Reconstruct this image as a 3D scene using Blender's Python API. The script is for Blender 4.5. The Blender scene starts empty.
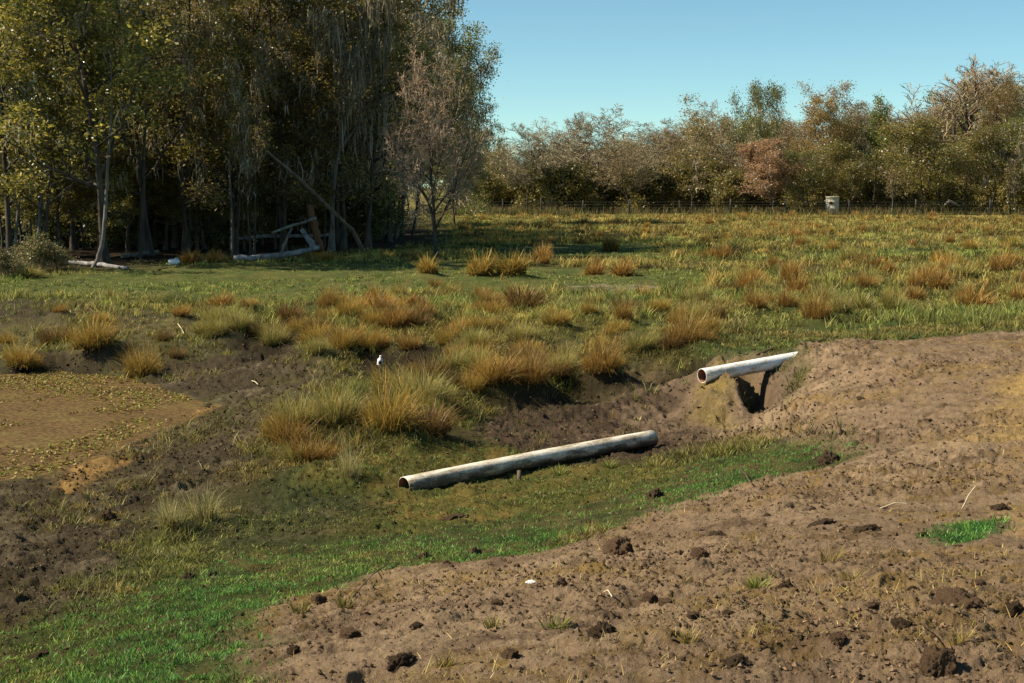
import bpy, math, random
import numpy as np
from mathutils import Vector

C = bpy.context.scene.collection
R = math.radians
FPX, CX, CY = 1422.0, 512.0, 341.5
PITCH = R(6.2)
CZ = 2.6                                   # camera height over the pasture datum (z = 0)
rs = np.random.RandomState(7)
random.seed(7)

# ------------------------------------------------------------------ noise
def _h(ix, iy, s):
    n = (ix.astype(np.int64) * 374761393 + iy.astype(np.int64) * 668265263 + s * 144665)
    n = (n ^ (n >> 13)) & 0xffffffff
    n = (n * 1274126177) & 0xffffffff
    n = (n ^ (n >> 16)) & 0xffffffff
    return n.astype(np.float64) / 4294967295.0

def vnoise(x, y, s):
    ix, iy = np.floor(x), np.floor(y)
    fx, fy = x - ix, y - iy
    fx = fx * fx * (3 - 2 * fx); fy = fy * fy * (3 - 2 * fy)
    ix = ix.astype(np.int64); iy = iy.astype(np.int64)
    a, b = _h(ix, iy, s), _h(ix + 1, iy, s)
    c, d = _h(ix, iy + 1, s), _h(ix + 1, iy + 1, s)
    return (a + (b - a) * fx) * (1 - fy) + (c + (d - c) * fx) * fy

def fbm(x, y, s, o=4, g=0.5):
    t, a, n = 0.0, 1.0, 0.0
    for k in range(o):
        ca, sa = math.cos(k * 0.7 + 0.3), math.sin(k * 0.7 + 0.3)
        t = t + a * vnoise(x * ca - y * sa + 17.3 * k, x * sa + y * ca - 9.1 * k, s + k)
        n += a; a *= g; x = x * 2.03; y = y * 2.03
    return t / n * 2 - 1

def lumps(x, y, cell, s, rmin, rmax, prob):
    """field of separate rounded lumps: 0..1"""
    X, Y = x / cell, y / cell
    ix, iy = np.floor(X).astype(np.int64), np.floor(Y).astype(np.int64)
    out = np.zeros_like(X)
    for dx in (-1, 0, 1):
        for dy in (-1, 0, 1):
            jx, jy = ix + dx, iy + dy
            px, py = jx + _h(jx, jy, s), jy + _h(jx, jy, s + 1)
            rr = (rmin + (rmax - rmin) * _h(jx, jy, s + 2) ** 2) / cell
            e = 0.6 + 0.8 * _h(jx, jy, s + 4)
            q = ((X - px) ** 2 * e + (Y - py) ** 2 / e) / rr ** 2
            v = np.clip(1 - q, 0, 1) ** 0.7 * (rr * cell / rmax) * (_h(jx, jy, s + 3) < prob)
            out = np.maximum(out, v)
    return out

# ------------------------------------------------------------------ base relief of the land
def ray(px, py):
    u, v = (px - CX) / FPX, (CY - py) / FPX
    return np.array([u, math.cos(PITCH) + math.sin(PITCH) * v, -math.sin(PITCH) + math.cos(PITCH) * v])

def at_h(px, py, h):
    d = ray(px, py); t = h / d[2]
    return d[0] * t, d[1] * t

CTRL = [  # picture point of a spot on the land, its height against the eye
 (0,683,-2.5),(250,683,-1.95),(512,683,-1.72),(760,683,-1.66),(1024,683,-1.62),
 (1024,560,-1.8),(760,560,-1.97),(512,560,-2.37),(350,575,-2.5),(230,620,-2.3),(100,600,-2.8),(0,600,-3.05),
 (1024,450,-2.08),(870,455,-2.42),(760,482,-2.5),(640,508,-2.78),(500,545,-2.75),(400,562,-2.72),
 (600,488,-3.2),(690,470,-3.0),(500,512,-3.22),(440,520,-3.22),(300,545,-3.12),(200,560,-3.05),
 (395,500,-3.44),(530,476,-3.42),(660,451,-3.38),(600,430,-3.41),(520,440,-3.43),(690,438,-3.34),(740,434,-3.36),
 (800,432,-3.0),(770,440,-3.25),(815,392,-2.72),(850,405,-2.62),(920,380,-2.46),(1024,380,-2.3),(850,362,-2.58),(1024,335,-2.5),(1100,400,-2.2),
 (770,350,-2.68),(840,340,-2.62),(700,352,-2.72),(660,330,-2.62),(700,392,-3.2),(640,388,-3.28),(570,402,-3.36),(500,420,-3.38),(480,400,-3.1),
 (380,450,-3.2),(450,392,-2.98),(350,485,-3.34),(300,420,-3.1),(420,430,-3.15),(250,500,-3.36),(200,530,-3.28),(540,372,-2.85),(600,362,-2.76),
 (100,550,-3.26),(40,530,-3.38),(200,450,-3.47),(250,405,-3.42),(310,382,-3.3),(175,362,-3.34),(130,500,-3.4),
 (0,370,-3.62),(60,375,-3.62),(110,380,-3.62),(180,408,-3.6),(140,425,-3.62),(100,440,-3.62),(40,465,-3.62),(0,470,-3.62),(50,420,-3.66),(-150,420,-3.66),(-300,400,-3.66),(-150,370,-3.6),
 (-150,520,-3.3),(-150,600,-2.9),
 (20,348,-3.12),(90,350,-3.12),(150,348,-3.1),(100,328,-2.95),(0,305,-2.8),(-200,330,-2.9),
 (250,348,-3.15),(250,322,-2.82),(370,300,-2.66),(385,362,-3.12),(330,365,-3.1),(370,325,-2.75),(440,352,-2.86),(450,318,-2.72),(500,328,-2.72),
 (500,280,-2.66),(650,285,-2.68),(300,280,-2.64),(100,280,-2.66),(800,300,-2.6),(1000,300,-2.56),
]
_pts = [at_h(*c) for c in CTRL]
CP = [(p[0], p[1], c[2]) for p, c in zip(_pts, CTRL)]
for x, y, h in [(-9,3,-2.7),(-4,2,-2.0),(0,0,-1.62),(4,0,-1.58),(9,3,-1.6),(14,8,-1.8),(18,18,-2.3),(-9,-8,-2.4),(0,-10,-1.6),(10,-10,-1.6),
                (-20,8,-3.1),(-20,-5,-2.8),(22,30,-2.55),(-25,18,-3.66),(-30,40,-2.7),(20,-20,-1.7),(-20,-20,-2.5)]:
    CP.append((x, y, h))
for px_, Y_, h_ in ((755,21.3,-3.32),(745,20.6,-3.38),(770,21.6,-2.98),(735,22.7,-2.70),(788,22.1,-2.74),(804,22.3,-2.5),(712,22.8,-2.78),(690,21.5,-3.28),(752,22.9,-2.70),(760,23.6,-2.70)):
    CP.append(((px_ - CX) / FPX * Y_, Y_, h_))
for y in (45, 60, 80, 110, 150, 210):
    for k in np.linspace(-0.6, 0.6, 7):
        CP.append((k * y, y, -2.6 + 0.05 * math.sin(3 * k + y)))
for a in range(0, 360, 20):
    CP.append((260 * math.sin(R(a)), 260 * math.cos(R(a)), -2.6))
CP = np.array(CP)
_d = np.sqrt(((CP[:, None, :2] - CP[None, :, :2]) ** 2).sum(-1) + 0.05)
_n = len(CP)
_A = np.zeros((_n + 1, _n + 1)); _A[:_n, :_n] = _d - np.eye(_n) * 0.25; _A[_n, :_n] = 1; _A[:_n, _n] = 1
_w = np.linalg.solve(_A, np.append(CP[:, 2], 0))

def base_h(x, y):
    x, y = np.asarray(x, float).ravel(), np.asarray(y, float).ravel()
    o = np.empty(len(x))
    for i in range(0, len(x), 40000):
        s = slice(i, i + 40000)
        d = np.sqrt((x[s, None] - CP[None, :, 0]) ** 2 + (y[s, None] - CP[None, :, 1]) ** 2 + 0.05)
        o[s] = d @ _w[:_n] + _w[_n]
    r = np.hypot(x, y)
    k = np.clip((r - 150) / 80, 0, 1)
    return (o * (1 - k) - 2.6 * k) + CZ

def spot(px, py):
    """the place on the land seen at a picture point"""
    d = ray(px, py); h = -2.7
    for _ in range(40):
        t = h / d[2]
        h = 0.5 * h + 0.5 * (base_h([d[0] * t], [d[1] * t])[0] - CZ)
    return d[0] * h / d[2], d[1] * h / d[2]

def at_depth(px, Y):
    return (px - CX) / FPX * Y / math.cos(PITCH), Y

# ------------------------------------------------------------------ zones of the land
def zone(pix): return np.array([spot(*p) for p in pix])
Z = {}
Z['soil'] = zone([(2300,345),(1500,330),(1150,327),(1000,331),(880,339),(800,349),(795,365),(785,400),(740,432),(690,442),(840,442),(856,458),(770,477),(690,497),(620,521),(560,546),(480,564),(420,564),(330,592),(262,607),(228,640),(222,683),(190,900),(190,1500),(2300,1500)])
Z['ditch'] = zone([(800,348),(745,352),(700,362),(640,374),(560,392),(500,402),(480,425),(490,446),(530,455),(600,464),(690,461),(760,446),(850,441),(800,400)])
Z['green'] = zone([(850,440),(790,441),(690,467),(600,500),(500,522),(400,532),(300,546),(200,560),(110,598),(0,655),(-150,700),(-150,900),(190,1500),(190,900),(222,683),(228,640),(262,607),(330,592),(420,564),(480,564),(560,546),(620,521),(690,497),(770,477),(856,458)])
Z['moss'] = zone([(300,480),(345,455),(420,445),(490,446),(530,457),(600,468),(690,463),(700,470),(600,502),(500,524),(400,534),(330,540),(370,510)])
Z['dark'] = zone([(215,515),(260,470),(320,465),(350,490),(390,505),(380,530),(300,546),(220,555),(170,550)])
Z['mud'] = zone([(165,348),(300,352),(330,385),(290,430),(230,470),(175,510),(140,555),(100,600),(0,655),(-150,700),(-150,484),(0,486),(55,474),(115,446),(150,430),(196,405),(112,376),(-150,366),(-150,345)])
Z['shelf'] = zone([(-100,302),(20,296),(110,300),(190,318),(300,340),(300,352),(165,350),(-100,352)])
Z['pond'] = zone([(-300,366),(0,364),(60,367),(112,373),(192,405),(150,428),(112,442),(52,471),(0,482),(-300,500)])
Z['lawn'] = zone([(-60,290),(0,284),(120,270),(250,263),(430,262),(560,268),(700,270),(705,284),(640,294),(480,292),(350,298),(250,303),(120,296),(0,296)])
Z['lawn2'] = zone([(470,262),(480,247),(640,243),(660,256),(600,262)])
Z['sand'] = zone([(560,290),(590,284),(650,285),(670,290),(620,293)])
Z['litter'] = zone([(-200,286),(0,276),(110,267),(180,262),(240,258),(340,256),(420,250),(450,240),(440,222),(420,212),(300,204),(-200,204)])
Z['patch'] = zone([(936,536),(950,524),(1002,519),(1004,529),(965,541)])
Z['straw'] = zone([(1005,405),(1015,378),(1060,370),(1060,440),(1010,440)])
Z['straw2'] = zone([(1003,520),(1024,505),(1080,500),(1080,535),(1020,533)])
Z['bankgrass'] = zone([(690,330),(760,335),(870,322),(1000,316),(1100,314),(1100,330),(1000,332),(880,340),(800,350),(750,354),(705,352)])
Z['orange'] = zone([(52,486),(70,468),(120,455),(125,463),(90,480),(65,492)])
Z['orange2'] = zone([(155,418),(190,408),(200,414),(170,425)])
Z['hump'] = zone([(690,425),(698,405),(722,384),(745,381),(748,395),(735,412),(733,430)])
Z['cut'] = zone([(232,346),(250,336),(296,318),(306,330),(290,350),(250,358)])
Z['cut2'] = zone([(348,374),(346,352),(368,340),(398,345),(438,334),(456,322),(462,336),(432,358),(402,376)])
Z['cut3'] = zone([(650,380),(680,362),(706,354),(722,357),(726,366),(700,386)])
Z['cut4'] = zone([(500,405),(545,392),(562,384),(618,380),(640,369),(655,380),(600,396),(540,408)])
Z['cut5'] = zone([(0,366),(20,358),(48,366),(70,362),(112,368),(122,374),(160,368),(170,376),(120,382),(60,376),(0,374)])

def sdist(x, y, poly):
    """signed distance, positive inside"""
    n = len(poly); d = np.full(x.shape, 1e18); ins = np.zeros(x.shape, bool)
    for i in range(n):
        ax, ay = poly[i]; bx, by = poly[(i + 1) % n]
        ex, ey = bx - ax, by - ay
        t = np.clip(((x - ax) * ex + (y - ay) * ey) / (ex * ex + ey * ey + 1e-12), 0, 1)
        d = np.minimum(d, (x - ax - ex * t) ** 2 + (y - ay - ey * t) ** 2)
        if ay != by:
            c = ((ay > y) != (by > y)) & (x < (bx - ax) * (y - ay) / (by - ay) + ax)
            ins ^= c
    d = np.sqrt(d)
    return np.where(ins, d, -d)

def mask(x, y, name, soft, wob=0.0, s=0, freq=1.0):
    p = Z[name]
    lo, hi = p.min(0) - 3, p.max(0) + 3
    m = np.zeros(x.shape)
    q = (x > lo[0]) & (x < hi[0]) & (y > lo[1]) & (y < hi[1])
    if q.any():
        d = sdist(x[q], y[q], p)
        if wob: d = d + wob * fbm(x[q] * freq, y[q] * freq, 300 + s, 5, 0.62)
        t = np.clip(d / soft * 0.5 + 0.5, 0, 1)
        m[q] = t * t * (3 - 2 * t)
    return m

def zones(x, y):
    r = np.hypot(x, y)
    m = {}
    m['soil'] = mask(x, y, 'soil', .22, .45, 1, 1.3)
    m['ditch'] = mask(x, y, 'ditch', .35, .5, 2, 1.2)
    m['green'] = mask(x, y, 'green', .22, .4, 3, 1.3)
    m['moss'] = mask(x, y, 'moss', .4, .5, 4)
    m['dark'] = mask(x, y, 'dark', .6, .7, 5)
    m['mud'] = mask(x, y, 'mud', .5, .8, 6)
    m['shelf'] = mask(x, y, 'shelf', .9, 1.3, 7, .6)
    m['pond'] = mask(x, y, 'pond', .6, .0, 8)
    m['rim'] = mask(x, y, 'pond', 1.9, .5, 20)
    m['lawn'] = mask(x, y, 'lawn', 1.2, 1.6, 9, .4)
    m['lawn2'] = mask(x, y, 'lawn2', 1.2, 1.6, 10, .4)
    m['sand'] = mask(x, y, 'sand', .6, .8, 11, .7)
    m['litter'] = mask(x, y, 'litter', 2.0, 2.5, 12, .35)
    m['patch'] = mask(x, y, 'patch', .12, .15, 13, 3)
    m['straw'] = np.maximum(mask(x, y, 'straw', .5, .6, 14), mask(x, y, 'straw2', .25, .3, 15, 2))
    m['bank'] = mask(x, y, 'bankgrass', .4, .4, 16)
    m['orange'] = np.maximum(mask(x, y, 'orange', .25, .5, 17, 2), mask(x, y, 'orange2', .3, .5, 18, 1.5))
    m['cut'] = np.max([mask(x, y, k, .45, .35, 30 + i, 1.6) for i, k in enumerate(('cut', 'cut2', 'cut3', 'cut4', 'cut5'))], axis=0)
    m['hump'] = mask(x, y, 'hump', .2, .15, 19, 2)
    return m

HUMPS = []          # (x, y, radius, height): pedestals under the big tussocks
def relief(x, y, m):
    r = np.hypot(x, y)
    near = np.clip(1 - (r - 45) / 60, 0, 1)
    soil = np.clip(m['soil'] - m['patch'] * .5, 0, 1)
    mud = np.clip(np.maximum(m['mud'], m['rim'] * .5) + m['ditch'] + .7 * m['shelf'] + m['cut'], 0, 1) * (1 - m['pond'])
    grass = np.clip(m['green'] + m['moss'], 0, 1)
    h = .05 * fbm(x * .35, y * .35, 11, 3) * near
    a = fbm(x * 1.7, y * 1.7, 21, 5, .55)
    ridg = 1 - np.abs(fbm(x * 2.6, y * 3.2, 31, 4, .55)) * 2
    def step(v, e): 
        t = np.clip(v / e * .5 + .5, 0, 1); return t * t * (3 - 2 * t)
    lz = np.clip(.8 + 1.4 * fbm(x * .55, y * .55, 51, 4, .55), 0.4, 1.1)          # where hooves broke the crust
    c1 = fbm(x * 3.1, y * 3.1, 61, 5, .6); c2 = fbm(x * 9, y * 9, 71, 4, .6); c3 = fbm(x * 24, y * 24, 76, 3, .6)
    fr = fbm(x * 2.4, y * 2.4, 66, 7, .74)
    rough = (.065 * fr + .06 * fbm(x * 8, y * 8, 67, 5, .72)) * np.clip(.48 + (y - 6) / 18, .5, 1.15) + .014 * step(c2, .2) + .010 * step(c3, .3)
    pits = lumps(x, y, .42, 81, .05, .14, .5) * (1 + .6 * c2)
    h = h + soil * (.05 * a + lz * rough + (1 - lz) * (.012 * c2 + .004 * c3) - .075 * pits * np.clip(lz * 1.6, .15, 1))
    h = h + soil * lz * .05 * lumps(x + .05 * c2, y + .05 * c1, .5, 64, .05, .13, .4) * (1 + .5 * c2)
    near_mud = mud * np.clip(1.2 - r / 60, .3, 1)
    h = h + near_mud * (.035 * ridg + .04 * a + 0.9 * rough + .03 * lumps(x + .05 * c2, y, .30, 91, .05, .13, .7) - .09 * lumps(x, y + .06 * c2, .36, 101, .06, .15, .65))
    h = h + grass * (.035 * a + .03 * fbm(x * 4, y * 4, 121, 3) - .06 * lumps(x, y, .9, 131, .08, .2, .35) + .3 * rough * lz)
    rest = np.clip(1 - soil - mud - grass - m['pond'], 0, 1)
    h = h + rest * near * (.05 * a + .05 * fbm(x * .9, y * .9, 141, 3))
    h = h + np.clip(m['dark'] + .6 * m['moss'], 0, 1) * (.04 * ridg + 7e-1 * rough + .03 * lumps(x, y, .3, 95, .04, .12, .6))
    hump = step(x - 2.78 + .05 * a, .5) * (1 - step(x - 3.36 - .05 * c1, .10)) * step(y - 20.25 + .1 * a, .55) * (1 - step(y - 22.4, .35))
    h = h + (.51 - .10 * step(y - 21.8, .5)) * hump - .42 * step(x - 3.42, .1) * (1 - step(x - 3.82, .16)) * step(y - 20.35, .35) * (1 - step(y - 22.4, .25))   # the mound under the pipe stub and the notch beside it
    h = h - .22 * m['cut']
    for hx, hy, hr, hh in HUMPS:
        q = (np.abs(x - hx) < 3 * hr) & (np.abs(y - hy) < 3 * hr)
        if q.any():
            d2 = ((x[q] - hx) ** 2 + (y[q] - hy) ** 2) / hr ** 2
            h[q] = h[q] + hh * np.exp(-d2 ** 1.5)
    return h

def ground_h(x, y):
    x, y = np.atleast_1d(np.asarray(x, float)), np.atleast_1d(np.asarray(y, float))
    return base_h(x, y) + relief(x, y, zones(x, y))

# ------------------------------------------------------------------ object helpers
def tag(o, label=None, cat=None, group=None, kind=None):
    if label: o['label'] = label
    if cat: o['category'] = cat
    if group: o['group'] = group
    if kind: o['kind'] = kind
    return o

def mk(name, V, F, mat, col=None, smooth=False, parent=None, mats=None, mi=None):
    V = np.asarray(V, np.float32); F = np.asarray(F, np.int32)
    me = bpy.data.meshes.new(name)
    k = F.shape[1]
    me.vertices.add(len(V)); me.vertices.foreach_set('co', V.ravel())
    me.loops.add(F.size); me.loops.foreach_set('vertex_index', F.ravel())
    me.polygons.add(len(F)); me.polygons.foreach_set('loop_start', np.arange(0, F.size, k, dtype=np.int32))
    if mi is not None: me.polygons.foreach_set('material_index', np.asarray(mi, np.int32))
    me.update(calc_edges=True)
    me.polygons.foreach_set('use_smooth', np.full(len(F), bool(smooth)))
    if col is not None:
        a = me.color_attributes.new('Col', 'FLOAT_COLOR', 'POINT')
        c = np.ones((len(V), 4), np.float32); c[:, :3] = col
        a.data.foreach_set('color', c.ravel())
    for m_ in (mats or [mat]): me.materials.append(m_)
    o = bpy.data.objects.new(name, me); C.objects.link(o)
    if parent: o.parent = parent
    return o

def empty(name, loc, rz=0.0, sc=1.0):
    o = bpy.data.objects.new(name, None); C.objects.link(o)
    o.empty_display_size = .2
    o.location = loc; o.rotation_euler = (0, 0, rz)
    o.scale = (sc, sc, sc) if not hasattr(sc, '__len__') else sc
    return o

def cp(o, parent=None):
    c = o.copy(); C.objects.link(c)
    if parent: c.parent = parent
    return c

# ------------------------------------------------------------------ materials
def new_mat(name):
    m = bpy.data.materials.new(name); m.use_nodes = True
    nt = m.node_tree; nt.nodes.clear()
    return m, nt, nt.nodes.new('ShaderNodeOutputMaterial')

def N(nt, t, **kw):
    n = nt.nodes.new(t)
    for k, v in kw.items():
        if k in n.inputs: n.inputs[k].default_value = v
        else: setattr(n, k, v)
    return n

def leafy(name, trans=.35, gloss=.05, rough=.4, attr='Col', amp=.25):
    m, nt, out = new_mat(name); L = nt.links.new
    at = N(nt, 'ShaderNodeAttribute', attribute_name=attr)
    d = N(nt, 'ShaderNodeBsdfDiffuse'); t = N(nt, 'ShaderNodeBsdfTranslucent')
    oi = N(nt, 'ShaderNodeObjectInfo')
    hv = N(nt, 'ShaderNodeHueSaturation')
    mr = N(nt, 'ShaderNodeMapRange'); mr.inputs['To Min'].default_value = 1 - amp; mr.inputs['To Max'].default_value = 1 + amp
    L(oi.outputs['Random'], mr.inputs['Value']); L(mr.outputs[0], hv.inputs['Value'])
    L(at.outputs['Color'], hv.inputs['Color'])
    L(hv.outputs[0], d.inputs[0]); L(hv.outputs[0], t.inputs[0])
    mx = N(nt, 'ShaderNodeMixShader'); mx.inputs[0].default_value = trans
    L(d.outputs[0], mx.inputs[1]); L(t.outputs[0], mx.inputs[2])
    if gloss > 0:
        g = N(nt, 'ShaderNodeBsdfGlossy', Roughness=rough)
        m2 = N(nt, 'ShaderNodeMixShader'); m2.inputs[0].default_value = gloss
        L(mx.outputs[0], m2.inputs[1]); L(g.outputs[0], m2.inputs[2]); L(m2.outputs[0], out.inputs[0])
    else:
        L(mx.outputs[0], out.inputs[0])
    return m

def rocky(name, c1, c2, scale=6.0, rough=.95, bump=.4, stretch=(1, 1, 1), bscale=None, spec=.15):
    m, nt, out = new_mat(name); L = nt.links.new
    tc = N(nt, 'ShaderNodeTexCoord'); mp = N(nt, 'ShaderNodeMapping'); mp.inputs['Scale'].default_value = stretch
    L(tc.outputs['Object'], mp.inputs[0])
    n1 = N(nt, 'ShaderNodeTexNoise', Scale=scale, Detail=8.0, Roughness=.65)
    L(mp.outputs[0], n1.inputs['Vector'])
    cr = N(nt, 'ShaderNodeValToRGB')
    cr.color_ramp.elements[0].position = .33; cr.color_ramp.elements[0].color = (*c1, 1)
    cr.color_ramp.elements[1].position = .68; cr.color_ramp.elements[1].color = (*c2, 1)
    L(n1.outputs[0], cr.inputs[0])
    p = N(nt, 'ShaderNodeBsdfPrincipled', Roughness=rough); p.inputs['Specular IOR Level'].default_value = spec
    L(cr.outputs[0], p.inputs['Base Color'])
    n2 = N(nt, 'ShaderNodeTexNoise', Scale=bscale or scale * 4, Detail=6.0, Roughness=.7)
    L(mp.outputs[0], n2.inputs['Vector'])
    b = N(nt, 'ShaderNodeBump', Strength=bump, Distance=.02); L(n2.outputs[0], b.inputs['Height'])
    L(b.outputs[0], p.inputs['Normal']); L(p.outputs[0], out.inputs[0])
    return m

def ground_mat():
    m, nt, out = new_mat('land'); L = nt.links.new
    at = N(nt, 'ShaderNodeAttribute', attribute_name='Col')
    tc = N(nt, 'ShaderNodeTexCoord')
    n1 = N(nt, 'ShaderNodeTexNoise', Scale=45.0, Detail=6.0, Roughness=.7); L(tc.outputs['Object'], n1.inputs['Vector'])
    n3 = N(nt, 'ShaderNodeTexNoise', Scale=7.0, Detail=5.0, Roughness=.65); L(tc.outputs['Object'], n3.inputs['Vector'])
    ad = N(nt, 'ShaderNodeMath', operation='ADD'); L(n1.outputs[0], ad.inputs[0]); L(n3.outputs[0], ad.inputs[1])
    mr = N(nt, 'ShaderNodeMapRange'); mr.inputs['From Min'].default_value = .6; mr.inputs['From Max'].default_value = 1.4
    mr.inputs['To Min'].default_value = .62; mr.inputs['To Max'].default_value = 1.35
    L(ad.outputs[0], mr.inputs['Value'])
    hv = N(nt, 'ShaderNodeHueSaturation'); L(at.outputs['Color'], hv.inputs['Color']); L(mr.outputs[0], hv.inputs['Value'])
    p = N(nt, 'ShaderNodeBsdfPrincipled', Roughness=.96); p.inputs['Specular IOR Level'].default_value = .08
    L(hv.outputs[0], p.inputs['Base Color'])
    b = N(nt, 'ShaderNodeBump', Strength=.9, Distance=.03); L(n1.outputs[0], b.inputs['Height'])
    L(b.outputs[0], p.inputs['Normal']); L(p.outputs[0], out.inputs[0])
    return m

M = {}
M['land'] = ground_mat()
M['leaf'] = leafy('leaf', .5, .04, .4)
M['gloss_leaf'] = leafy('glossy_leaf', .2, .14, .3)
M['twig'] = leafy('twig', .12, 0, amp=.15)
M['crumb'] = leafy('crumb', 0, 0, amp=.01)
M['grass'] = leafy('grass', .35, .02, .5, amp=.12)
M['moss'] = leafy('moss', .25, 0)
M['bark'] = rocky('bark', (.028, .023, .018), (.12, .10, .08), 5, .95, .8, (1, 1, .25))
M['palebark'] = rocky('pale_bark', (.06, .054, .044), (.25, .225, .19), 5, .95, .6, (1, 1, .25))
M['deadwood'] = rocky('dead_wood', (.10, .095, .09), (.36, .35, .34), 5, .9, .8, (1, 1, .3))
M['brownwood'] = rocky('brown_wood', (.05, .032, .02), (.16, .10, .06), 5, .95, .8, (1, 1, .3))
M['weathered'] = rocky('weathered_wood', (.07, .052, .036), (.24, .185, .13), 5, .95, .8, (1, 1, .3))
M['orangewood'] = rocky('rotten_wood', (.07, .036, .02), (.19, .095, .045), 9, .95, .8, (1, 1, .3))
M['clod'] = rocky('dark_clod', (.045, .031, .020), (.15, .102, .064), 14, 1, 1.0, bscale=40, spec=.05)
M['soilclod'] = rocky('soil_clod', (.10, .065, .04), (.23, .15, .09), 14, 1, 1.0, bscale=40, spec=.05)
M['post'] = rocky('post_wood', (.03, .026, .022), (.10, .09, .075), 8, .95, .5, (1, 1, .2))
M['wire'] = rocky('wire', (.06, .06, .06), (.10, .10, .09), 8, .6, .1)
M['straw'] = rocky('stalk', (.42, .34, .2), (.62, .53, .36), 20, .8, .2)
M['plastic'] = rocky('white_plastic', (.70, .70, .68), (.82, .82, .80), 4, .5, .05, spec=.4)
M['blackmark'] = rocky('dark_mark', (.015, .015, .015), (.03, .03, .03), 4, .6, .05)
M['tank'] = rocky('tank', (.36, .33, .25), (.56, .52, .41), 3, .85, .15)
M['hole'] = rocky('hole', (.015, .013, .01), (.03, .027, .02), 3, .95, .1)

# ------------------------------------------------------------------ light, sky, camera
SUN_AZ, SUN_EL = R(-93), R(43)           # bearing from +Y towards +X: the sun stands to the left
sd = Vector((math.sin(SUN_AZ) * math.cos(SUN_EL), math.cos(SUN_AZ) * math.cos(SUN_EL), math.sin(SUN_EL)))
sun = bpy.data.lights.new('sun', 'SUN'); sun.energy = 5.0; sun.angle = R(.5); sun.color = (1.0, .875, .68)
so = bpy.data.objects.new('sun', sun); C.objects.link(so); so.location = sd * 80
so.rotation_euler = sd.to_track_quat('Z', 'Y').to_euler()

sc = bpy.context.scene
W = bpy.data.worlds.new('World'); sc.world = W; W.use_nodes = True
wn = W.node_tree; wn.nodes.clear()
sky = wn.nodes.new('ShaderNodeTexSky'); sky.sky_type = 'NISHITA'; sky.sun_disc = False
sky.sun_elevation = SUN_EL; sky.sun_rotation = SUN_AZ
sky.air_density = .7; sky.dust_density = 0; sky.ozone_density = 4.0; sky.altitude = 0
bg = wn.nodes.new('ShaderNodeBackground'); bg.inputs[1].default_value = .081
wo = wn.nodes.new('ShaderNodeOutputWorld')
tint = wn.nodes.new('ShaderNodeMixRGB'); tint.blend_type = 'MULTIPLY'; tint.inputs[0].default_value = 1; tint.inputs[2].default_value = (.95, 1.12, .92, 1)
wn.links.new(sky.outputs[0], tint.inputs[1]); wn.links.new(tint.outputs[0], bg.inputs[0]); wn.links.new(bg.outputs[0], wo.inputs[0])

cam = bpy.data.cameras.new('camera'); co = bpy.data.objects.new('camera', cam); C.objects.link(co)
cam.sensor_width = 36; cam.lens = FPX * 36 / 1024; cam.clip_end = 6000; cam.clip_start = .05
co.location = (0, 0, CZ); co.rotation_euler = (R(90) - PITCH, 0, 0)
sc.camera = co
vs = sc.view_settings; vs.view_transform = 'Standard'; vs.look = 'None'; vs.gamma = 1; vs.exposure = .75; vs.use_curve_mapping = False
sc.cycles.max_bounces = 6; sc.cycles.transparent_max_bounces = 4; sc.cycles.diffuse_bounces = 3

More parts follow.
